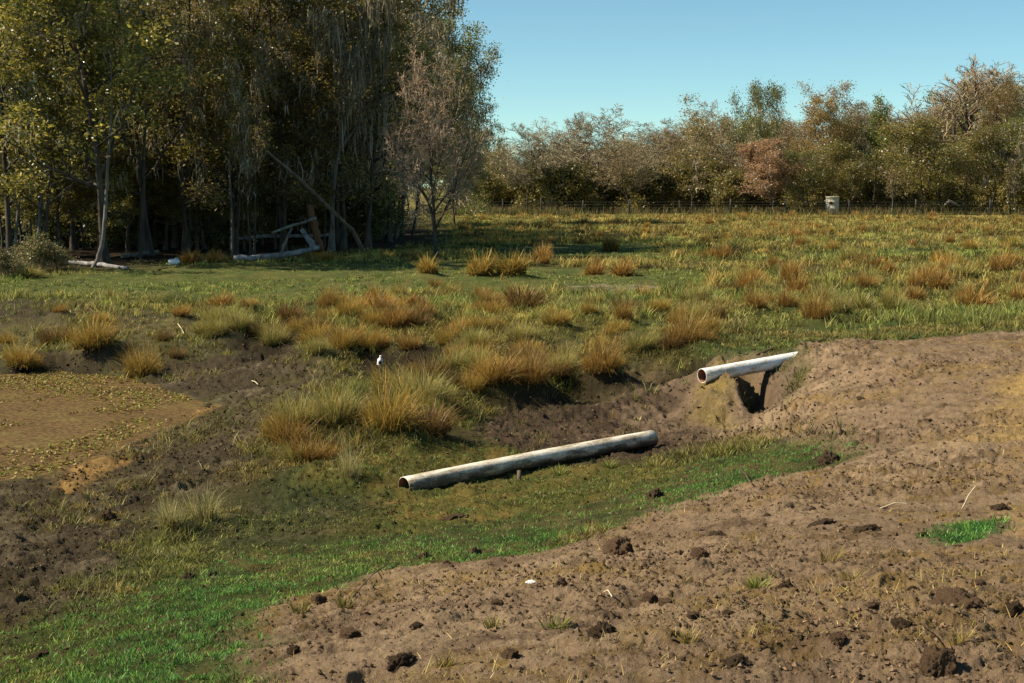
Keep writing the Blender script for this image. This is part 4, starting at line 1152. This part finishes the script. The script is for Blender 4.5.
# ------------------------------------------------------------------ tank
tx_, ty_ = at_depth(829, 137)
tk = empty('water_tank', (tx_, ty_, float(ground_h(tx_, ty_)[0])), 0, 1.2)
tag(tk, 'pale beige round tank standing behind the fence under the far trees', 'tank')
prof = [(0, 0), (.52, 0), (.54, .04), (.53, .45), (.55, .47), (.55, .50), (.53, .52), (.53, .95), (.55, .97), (.55, 1.0), (.53, 1.02), (.53, 1.34), (.56, 1.36), (.56, 1.43), (.50, 1.44), (.48, 1.34), (0, 1.33)]
sg = 28
V = [(r * math.cos(a * 6.28318 / sg), r * math.sin(a * 6.28318 / sg), z) for r, z in prof for a in range(sg)]
F = [(i * sg + a, i * sg + (a + 1) % sg, (i + 1) * sg + (a + 1) % sg, (i + 1) * sg + a) for i in range(len(prof) - 1) for a in range(sg)]
mk('shell', V, F, M['tank'], None, True, tk)
th_ = [(.15 * math.cos(a * .5236), .13 * math.sin(a * .5236)) for a in range(12)]
V = [(-.22 + u, -math.sqrt(.545 ** 2 - (-.22 + u) ** 2) - d, .92 + w) for d in (-.03, .012) for u, w in th_] + [(-.22, -.53, .92)]
F = [(i, (i + 1) % 12, 12 + (i + 1) % 12, 12 + i) for i in range(12)] + [(12 + i, 12 + (i + 1) % 12, 24, 12 + i) for i in range(12)]
mk_poly('opening', V, F, M['hole'], False, tk)

# ------------------------------------------------------------------ pipes
def pvc(name, dirt, side_dirt, clean=(.86, .80, .66, 1)):
    m, nt, out = new_mat(name); L = nt.links.new
    tc = N(nt, 'ShaderNodeTexCoord')
    mp = N(nt, 'ShaderNodeMapping'); mp.inputs['Scale'].default_value = (1.2, 5, 5); L(tc.outputs['Object'], mp.inputs[0])
    n1 = N(nt, 'ShaderNodeTexNoise', Scale=2.2, Detail=9.0, Roughness=.72); L(mp.outputs[0], n1.inputs['Vector'])
    n2 = N(nt, 'ShaderNodeTexNoise', Scale=28.0, Detail=6.0, Roughness=.7); L(tc.outputs['Object'], n2.inputs['Vector'])
    sx = N(nt, 'ShaderNodeSeparateXYZ'); L(tc.outputs['Object'], sx.inputs[0])
    # grime creeps up from the ground side (local -z) of the lying pipe
    mr = N(nt, 'ShaderNodeMapRange'); mr.inputs['From Min'].default_value = .085; mr.inputs['From Max'].default_value = -.09
    mr.inputs['To Min'].default_value = 0; mr.inputs['To Max'].default_value = side_dirt
    L(sx.outputs['Z'], mr.inputs['Value'])
    a1 = N(nt, 'ShaderNodeMath', operation='ADD'); L(n1.outputs[0], a1.inputs[0]); L(mr.outputs[0], a1.inputs[1])
    a2 = N(nt, 'ShaderNodeMath', operation='MULTIPLY_ADD'); L(n2.outputs[0], a2.inputs[0]); a2.inputs[1].default_value = .35; L(a1.outputs[0], a2.inputs[2])
    cr = N(nt, 'ShaderNodeValToRGB'); e = cr.color_ramp.elements
    e[0].position = .62 - dirt * .12; e[0].color = clean; e[1].position = 1.0; e[1].color = (.05, .04, .025, 1)
    k = e.new(.78 - dirt * .1); k.color = (.46, .38, .25, 1)
    k = e.new(.88 - dirt * .1); k.color = (.16, .13, .09, 1)
    L(a2.outputs[0], cr.inputs[0])
    p = N(nt, 'ShaderNodeBsdfPrincipled', Roughness=.5); p.inputs['Specular IOR Level'].default_value = .35
    L(cr.outputs[0], p.inputs['Base Color'])
    b = N(nt, 'ShaderNodeBump', Strength=.15, Distance=.01); L(n2.outputs[0], b.inputs['Height']); L(b.outputs[0], p.inputs['Normal'])
    L(p.outputs[0], out.inputs[0])
    return m
M['pvc_old'] = pvc('old_pipe', .35, .36)
M['pvc_new'] = pvc('white_pipe', -.3, .04, (.85, .84, .80, 1))
M['inner'] = rocky('rusty_lining', (.16, .07, .035), (.36, .19, .11), 9, .9, .3)

def pipe(name, A_, B_, D_, mat, label, sag=0.0, t=.009):
    A_, B_ = Vector(A_), Vector(B_)
    L_ = (B_ - A_).length; n, S = 24, 36
    def pt(x, r, a):
        return (x, r * math.cos(a), r * math.sin(a) + sag * 4 * (x / L_) * (1 - x / L_))
    V, F, mi = [], [], []
    rings = [(L_ * i / n, D_ / 2) for i in range(n + 1)]
    rings = [(0, D_ / 2 - t)] + [(-.0015, D_ / 2 - t + .002), (-.0015, D_ / 2 - .002)] + rings + [(L_ + .0015, D_ / 2 - .002), (L_ + .0015, D_ / 2 - t + .002)] + [(L_ * (n - i) / n, D_ / 2 - t) for i in range(n + 1)]
    for x, r in rings:
        for s in range(S): V.append(pt(x, r, s * 2 * math.pi / S))
    k = len(rings)
    for i in range(k - 1):
        for s in range(S):
            F.append((i * S + s, (i + 1) * S + s, (i + 1) * S + (s + 1) % S, i * S + (s + 1) % S)); mi.append(0 if i < n + 5 else 1)
    o = mk(name, V, F, None, None, True, None, [mat, M['inner']], mi)
    o.location = A_
    o.rotation_euler = (B_ - A_).to_track_quat('X', 'Z').to_euler()
    return tag(o, label, 'pipe')

def pix3(px, py, Y):
    d = ray(px, py); t = Y / d[1]
    return d[0] * t, Y, d[2] * t + CZ
pipe('drain_pipe', pix3(404, 486.5, 15.6), pix3(652, 438.5, 18.3), .219, M['pvc_old'], 'long dirty white pipe lying across the grass at the bottom of the ditch', sag=.012)
pipe('pipe_stub', pix3(702, 375.8, 21.2), pix3(802, 357.6, 22.3), .219, M['pvc_new'], 'short clean white pipe sticking out of the bare bank over its shadow')

# little stake in front of the lying pipe
x, y = spot(519, 482)
z = float(ground_h(x, y)[0])
V, F = solid_tube([(0, 0, -.08), (.004, 0, .04), (.002, 0, .12)], [.028, .028, .024], 9)
o = mk_poly('wooden_stake', V, F, M['weathered']); o.location = (x, y, z)
tag(o, 'short brown wooden stake standing against the lying pipe', 'stake')

# ------------------------------------------------------------------ dead wood at the wood edge
def stick(name, pts, radii, mat, label, cat, sides=9, group=None, rough=.12):
    rd = np.random.RandomState(len(label) * 7 + len(pts))
    p = np.array(pts, float); nsub = 6
    q, rr = [], []
    for i in range(len(p) - 1):
        for k in range(nsub):
            t = k / nsub; q.append(p[i] * (1 - t) + p[i + 1] * t); rr.append(radii[i] * (1 - t) + radii[i + 1] * t)
    q.append(p[-1]); rr.append(radii[-1])
    q = np.array(q); rr = np.array(rr)
    q[1:-1] += rd.normal(0, 1, (len(q) - 2, 3)) * rr[1:-1, None] * rough
    base = q[0].copy()
    V, F = solid_tube(q - base, rr * rd.uniform(1 - rough, 1 + rough, len(rr)), sides)
    o = mk_poly(name, V, F, mat); o.location = base
    return tag(o, label, cat, group)

def gp(px, py, up=0.0):
    x, y = spot(px, py); return (x, y, float(ground_h(x, y)[0]) + up)
a = gp(234, 262, .1); Yl = a[1]
stick('fallen_log', [a, pix3(262, 257, Yl), pix3(300, 252, Yl + .4), pix3(319, 247, Yl + .7)], [.12, .105, .095, .07], M['deadwood'], 'grey fallen log lying at the edge of the left wood', 'log', 12)
stick('dead_branch', [pix3(280, 257, Yl - .3), pix3(285, 243, Yl - .1), pix3(292, 228, Yl)], [.05, .045, .04], M['palebark'], 'pale upright branch propped against the fallen log', 'branch')
stick('dead_branch', [pix3(272, 233, Yl + .2), pix3(288, 227, Yl + .1), pix3(302, 223, Yl + .2), pix3(316, 218, Yl + .5)], [.04, .05, .05, .06], M['palebark'], 'bent pale branch lying level above the fallen log', 'branch')
stick('broken_log', [pix3(316, 250, Yl + .5), pix3(309, 240, Yl + .7), pix3(302, 230, Yl + .9)], [.12, .10, .08], M['deadwood'], 'short grey blue broken log tilted against the right end of the fallen log', 'log')
stick('rotten_stump', [pix3(320, 250, Yl + 1.1), pix3(315, 228, Yl + 1.0), pix3(310, 205, Yl + 1.0)], [.16, .13, .10], M['orangewood'], 'rotten orange brown snag standing behind the broken log', 'stump')
e = gp(367, 255)
stick('dead_pole', [(e[0], e[1], e[2] - .1), pix3(352, 230, e[1] - .7), pix3(326, 205, e[1] - 1.6), pix3(298, 178, e[1] - 2.5), pix3(268, 152, e[1] - 3.4)], [.09, .085, .075, .065, .045], M['weathered'], 'long dark dead trunk leaning across the front of the wood', 'trunk')
b_ = gp(236, 248)
stick('fallen_log', [(b_[0], b_[1], b_[2] + .35), pix3(262, 236, b_[1] + .5), pix3(300, 236, b_[1] + .5), pix3(335, 235, b_[1] + .5)], [.07, .09, .08, .05], M['deadwood'], 'thin grey log lying level in the shade behind the fallen log', 'log')
c_ = gp(70, 266, .08)
stick('fallen_log', [c_, gp(98, 268, .1), gp(128, 270, .05)], [.07, .08, .05], M['deadwood'], 'low grey log at the foot of the forked trunk tree', 'log')
c_ = gp(122, 258, .1)
stick('fallen_log', [c_, gp(140, 257, .1), gp(158, 255, .1)], [.08, .1, .07], M['palebark'], 'short pale log lying right of the forked trunk tree', 'log')
# second stem of the forked tree, sweeping out to the left at its foot
fx_ = gp(92, 268); fy_ = fx_[1]
stick('leaning_trunk', [(fx_[0], fy_, fx_[2] - .1), pix3(98, 258, fy_), pix3(103, 240, fy_ + .1), pix3(106, 205, fy_ + .2), pix3(107, 170, fy_ + .3), pix3(112, 110, fy_ + .5), pix3(110, 40, fy_ + .8)], [.09, .075, .065, .06, .05, .04, .015], M['palebark'], 'pale curved trunk sweeping up beside the forked trunk tree', 'trunk')
for px, py, tx0, top, rr_, lab in ((395, 238, 412, 165, .10, 'slanting bare trunk left of the slender bare tree'), (412, 236, 424, 150, .09, 'slanting dark trunk just left of the slender bare tree'), (232, 256, 229, 150, .05, 'thin pale trunk beside the slim yellow tree'),
                                (140, 258, 146, 90, .09, 'thin dim trunk right of the forked trunk tree'), (34, 262, 44, 180, .07, 'thin pale slanting trunk near the left edge'), (12, 262, 20, 196, .06, 'crooked pale trunk at the left edge')):
    g0 = gp(px, py)
    stick('thin_trunk', [(g0[0], g0[1], g0[2] - .1), pix3((px * 2 + tx0) / 3 + 1, (py * 2 + top) / 3, g0[1]), pix3((px + tx0 * 2) / 3, (py + top * 2) / 3, g0[1] + .2), pix3(tx0, top, g0[1] + .3)], [rr_, rr_ * .9, rr_ * .8, rr_ * .5], M['bark'] if 'dark' in lab or 'dim' in lab else M['palebark'], lab, 'trunk')
g0 = pix3(955, 199, 134.5)
stick('fallen_branch', [pix3(960, 206, 134.3), pix3(950, 201, 134.3), pix3(947, 203, 134.3), pix3(943, 207, 134.3)], [.08, .14, .12, .06], M['palebark'], 'pale broken branch lying behind the fence at the right', 'branch')

# ------------------------------------------------------------------ small things
def lathe(name, prof, mat, sg=16, parent=None):
    V = [(r * math.cos(a * 2 * math.pi / sg), r * math.sin(a * 2 * math.pi / sg), z) for r, z in prof for a in range(sg)]
    F = [(i * sg + a, i * sg + (a + 1) % sg, (i + 1) * sg + (a + 1) % sg, (i + 1) * sg + a) for i in range(len(prof) - 1) for a in range(sg)]
    return mk(name, V, F, mat, None, True, parent)
bx_, by_ = spot(380, 352)
by_ -= .1
bt = empty('plastic_bottle', (bx_, by_, float(ground_h(bx_, by_)[0]) + .0)); bt.rotation_euler = (.08, .1, .4)
tag(bt, 'small white plastic bottle standing in the dark hollow of the mound', 'bottle')
bs = .95
lathe('body', [(0, 0), (.05 * bs, .0), (.056 * bs, .02), (.056 * bs, .11 * bs), (.05 * bs, .135 * bs), (.022 * bs, .155 * bs), (.02 * bs, .175 * bs), (0, .175 * bs)], M['plastic'], 16, bt)
lathe('cap', [(0, .172 * bs), (.024 * bs, .172 * bs), (.024 * bs, .20 * bs), (0, .20 * bs)], M['plastic'], 16, bt)
V, F = [], []
for i in range(9):
    a_ = -1.9 - .4 + .1 * i
    for z_ in (.045, .095): V.append((.0665 * math.cos(a_), .0665 * math.sin(a_), z_))
for i in range(8): F.append((2 * i, 2 * i + 2, 2 * i + 3, 2 * i + 1))
mk('label_patch', V, F, M['blackmark'], None, False, bt)
jx, jy, jz = gp(174, 266)
jg = empty('plastic_jug', (jx, jy, jz + .11)); jg.rotation_euler = (0, R(86), R(12))
tag(jg, 'white plastic jug lying on its side at the edge of the left wood', 'jug')
lathe('body', [(0, -.17), (.09, -.17), (.105, -.15), (.105, .03), (.09, .10), (.04, .16), (.035, .2), (0, .2)], M['plastic'], 18, jg)
hv_, hf_ = tubes([(np.array([(-.09, 0, .02), (-.13, 0, .07), (-.11, 0, .13), (-.04, 0, .16)]), np.full(4, .016))], 8)
mk('handle', hv_, hf_, M['plastic'], None, True, jg)

def clod_mesh(seed, mat):
    import bmesh
    bm = bmesh.new(); bmesh.ops.create_icosphere(bm, subdivisions=5, radius=1)
    V = np.array([v.co for v in bm.verts])
    rd = np.random.RandomState(seed)
    r = np.ones(len(V))
    for s in range(14):
        d = rd.normal(0, 1, 3); d /= np.linalg.norm(d); k = V @ d
        r = np.minimum(r, np.where(k > .55, rd.uniform(.6, .95) / np.maximum(k, .3), 9))
    x, y, z = V.T
    r = r * (1 + .30 * fbm(x * 2 + z * 1.3 + seed, y * 2 - z, seed, 4, .65) + .55 * np.abs(fbm(x * 4.5 + 2 * z, y * 4.5 + 3 * z, seed + 9, 5, .75)) - .12)
    V = V * r[:, None]; V[:, 2] = np.where(V[:, 2] < -.15, -.15 + .2 * (V[:, 2] + .15), V[:, 2])
    for v, c in zip(bm.verts, V): v.co = c
    me = bpy.data.meshes.new('dirt_clod'); bm.to_mesh(me); bm.free()
    for p in me.polygons: p.use_smooth = True
    me.materials.append(mat); return me
CM = [clod_mesh(s, M['clod']) for s in range(5)] + [clod_mesh(s + 20, M['soilclod']) for s in range(4)]
CL = [(655, 497, 24, 14, 0, 'dark clod on the grass edge below the far end of the lying pipe'),
 (828, 462, 30, 18, 0, 'dark earthy heap at the right end of the green strip'),
 (424, 558, 20, 12, 0, 'dark clod where grass meets bare earth, below the near end of the pipe'),
 (403, 664, 34, 20, 0, 'dark crumbled clod at the bottom left of the bare earth'),
 (601, 642, 34, 18, 0, 'dark rounded clod in the middle foreground'),
 (618, 550, 30, 16, 5, 'brown rounded clod in the middle of the bare slope'),
 (868, 533, 34, 14, 0, 'dark clod on the right slope, right one of a pair'),
 (822, 526, 30, 12, 1, 'dark clod with straw on the right slope, left one of a pair'),
 (784, 588, 24, 16, 2, 'black hollowed clod on the right foreground slope'),
 (960, 622, 56, 22, 5, 'largest brown clod, casting a black shadow near the bottom right'),
 (938, 680, 40, 22, 6, 'brown clod cut by the bottom edge at the right'),
 (720, 534, 24, 10, 1, 'small dark clod upslope of the middle foreground'),
 (736, 674, 40, 18, 0, 'dark crumbly clod at the bottom edge right of the middle'),
 (188, 581, 22, 12, 0, 'dark clod on the green strip, the larger of two'),
 (212, 573, 14, 8, 1, 'small dark clod on the green strip, the smaller of two'),
 (76, 600, 26, 12, 0, 'dark clod where mud meets grass at the lower left'),
 (104, 522, 26, 14, 2, 'dark lump standing up from the mud at the left'),
 (40, 655, 26, 10, 1, 'dark clod in the grass at the bottom left corner'),
 (350, 640, 24, 10, 6, 'brown clod left of the crumbled one'),
 (320, 605, 20, 9, 7, 'brown clod at the left tip of the bare earth'),
 (510, 660, 20, 9, 6, 'brown clod in the bottom foreground left of the rounded dark one'),
 (476, 552, 16, 9, 7, 'brown clod at the grass edge right of a dark one'),
 (700, 556, 20, 9, 5, 'brown clod left above the black hollowed clod'),
 (902, 640, 24, 10, 1, 'dark clod left of the largest brown one'),
 (1012, 620, 22, 12, 2, 'dark clod at the right edge by the largest brown one'),
 (1000, 505, 26, 10, 0, 'dark clod by the straw patch at the right edge'),
 (862, 402, 12, 7, 1, 'dark clod upper on the bank'), (925, 425, 16, 8, 1, 'dark clod mid bank at the right'),
 (650, 600, 18, 9, 6, 'brown clod right above the rounded dark one'), (560, 590, 16, 8, 7, 'brown clod left above the rounded dark one'),
 (455, 520, 30, 8, 1, 'flat dark clod in the grass below the lying pipe'),
 (730, 622, 18, 8, 1, 'dark clod between black hollowed clod and bottom edge'),
 (838, 655, 20, 9, 6, 'brown clod left of the dark foreground one at the right'),
 (690, 462, 14, 8, 2, 'dark clod in the ditch right of the lying pipe')]
for px, py, wp, hp, k, lab in CL:
    x, y = spot(px, py); z = float(ground_h(x, y)[0])
    D = math.hypot(x, y); s = wp * D / FPX * .5; hz = hp * D / FPX
    o = bpy.data.objects.new('dirt_clod', CM[k]); C.objects.link(o)
    o.location = (x, y, z); o.scale = (s, s * random.uniform(.7, .95), hz * (.85 if k < 5 else 1.15)); o.location.z -= hz * (.1 if k < 5 else .02); o.rotation_euler = (0, 0, random.uniform(-.5, .5) + random.choice((0, 3.14)))
    tag(o, lab, 'clod', 'clods of earth')
n = 0
while n < 60:
    px, py = random.uniform(20, 1010), random.uniform(400, 680)
    x, y = spot(px, py); xx, yy = np.array([x]), np.array([y])
    msoil, mg, mm = mask(xx, yy, 'soil', .2)[0], mask(xx, yy, 'green', .2)[0], mask(xx, yy, 'mud', .2)[0]
    if msoil < .9 and mm < .9 and not (mg > .9 and random.random() < .25): continue
    z = float(ground_h(x, y)[0]); s = random.uniform(.015, .04)
    k = random.randint(3, 8) if msoil > .5 else random.randint(0, 4)
    o = bpy.data.objects.new('dirt_clod', CM[k]); C.objects.link(o)
    o.location = (x, y, z); o.scale = (s, s * .85, s * .7); o.rotation_euler = (0, 0, random.uniform(0, 6.28))
    w = 'bare slope' if msoil > .5 else 'left mud' if mm > .5 else 'green strip'
    tag(o, f'small crumb of earth lying on the {w}', 'clod', f'small crumbs of earth on the {w}')
    n += 1

# tufts of fresh and dry grass on the bare earth
def tuft_mesh(seed, b, t, nb=60):
    rd = np.random.RandomState(seed)
    a_ = rd.uniform(0, 6.283, nb); r_ = .35 * np.sqrt(rd.rand(nb))
    V, F, K = blades(r_ * np.cos(a_), r_ * np.sin(a_), np.full(nb, -.1), rd.uniform(.35, 1.1, nb), np.full(nb, .07), rd.uniform(0, .5, nb), a_ + rd.normal(0, .7, nb), rd.uniform(.1, 1.2, nb), pick(b, nb, rd), pick(t, nb, rd), 3, rd)
    o = mk('grass_tuft', V, F, M['grass'], K); me = o.data; bpy.data.objects.remove(o); return me
TF = [tuft_mesh(81, [(.12, .14, .03)], [(.30, .28, .06), (.20, .24, .05)]), tuft_mesh(82, [(.18, .14, .04)], [(.40, .30, .10), (.34, .24, .07)]), tuft_mesh(83, [(.12, .14, .03), (.18, .13, .04)], [(.30, .28, .06), (.4, .3, .1)])]
for px, py, hp, k, lab in ((555, 630, 26, 0, 'bright yellow green grass tuft on bare earth in the middle foreground'), (757, 588, 22, 0, 'yellow green grass tuft beside the black hollowed clod'),
                           (830, 562, 24, 1, 'dry golden grass tuft right on the slope, upper of two'), (850, 582, 20, 1, 'dry golden grass tuft right on the slope, lower of two'), (492, 632, 16, 2, 'small mixed grass tuft left of the bright middle one'),
                           (300, 612, 18, 2, 'grass tuft at the left tip of the bare earth'), (345, 606, 16, 2, 'small grass tuft right of the left tip of bare earth'), (655, 470, 16, 2, 'tuft behind the dark clod below the pipe'),
                           (560, 476, 14, 0, 'green tuft right below the middle of the lying pipe'), (610, 470, 14, 0, 'green tuft below the right part of the lying pipe'), (445, 668, 20, 1, 'dry tuft right of the crumbled clod at the bottom'),
                           (690, 652, 18, 1, 'dry grass tuft at the bottom right of middle'), (770, 640, 16, 1, 'dry tuft between two clods at the bottom right'), (960, 660, 22, 1, 'dry straw tuft below the largest brown clod')):
    x, y, z = gp(px, py); D = math.hypot(x, y); s = hp * D / FPX
    o = bpy.data.objects.new('grass_tuft', TF[k]); C.objects.link(o); o.location = (x, y, z); o.scale = (s * 1.2, s * 1.2, s); o.rotation_euler = (0, 0, random.uniform(0, 6.28))
    tag(o, lab, 'grass tuft', 'grass tufts on the bare earth')

for a_, b2, up, lab in (((962, 506), (976, 486), .0, 'long pale dry stalk slanting up on the right slope'), ((880, 512), (908, 509), .02, 'pale dry stalk lying level on the right slope'),
                        ((604, 596), (612, 606), .02, 'short pale stalk right of the middle foreground'), ((918, 640), (926, 662), .02, 'bent pale stalk near the largest brown clod'),
                        ((352, 600), (388, 570), .02, 'thin brown stalk lying by the grass edge at left'), ((740, 470), (752, 486), .02, 'thin dark stalk on the right end of the green strip'),
                        ((178, 326), (184, 338), .03, 'pale stick lying in the mud below the cut bank'), ((252, 382), (258, 388), .03, 'pale chip of wood on the left mud')):
    p0 = gp(*a_, up); p1 = gp(*b2, up + .03)
    D = p0[1]
    if 'slanting' in lab: p1 = pix3(b2[0], b2[1], p0[1] + .02)
    mid = tuple((u + v) / 2 + (0, 0, .02)[i] for i, (u, v) in enumerate(zip(p0, p1)))
    stick('dry_stalk', [p0, mid, p1], [.0012 * D ** .8 * .6] * 3, M['brownwood'] if ('brown' in lab or 'dark' in lab) else M['straw'], lab, 'stalk', 6)
stick('dark_line', [gp(756, 358, .02), gp(775, 352, .03), gp(800, 346, .03), gp(820, 341, .03), gp(842, 338, .02)], [.018, .02, .022, .02, .014], M['brownwood'], 'thin dark root lying along the grass edge above the pipe stub', 'root')  # thin dark tube following the grass edge
o = bpy.data.objects.new('white_stone', clod_mesh(77, M['plastic'])); C.objects.link(o)
x, y, z = gp(531, 584); o.location = (x, y, z + .01); o.scale = (.028, .018, .014)
tag(o, 'small white stone chip on the bare earth in the middle', 'stone')
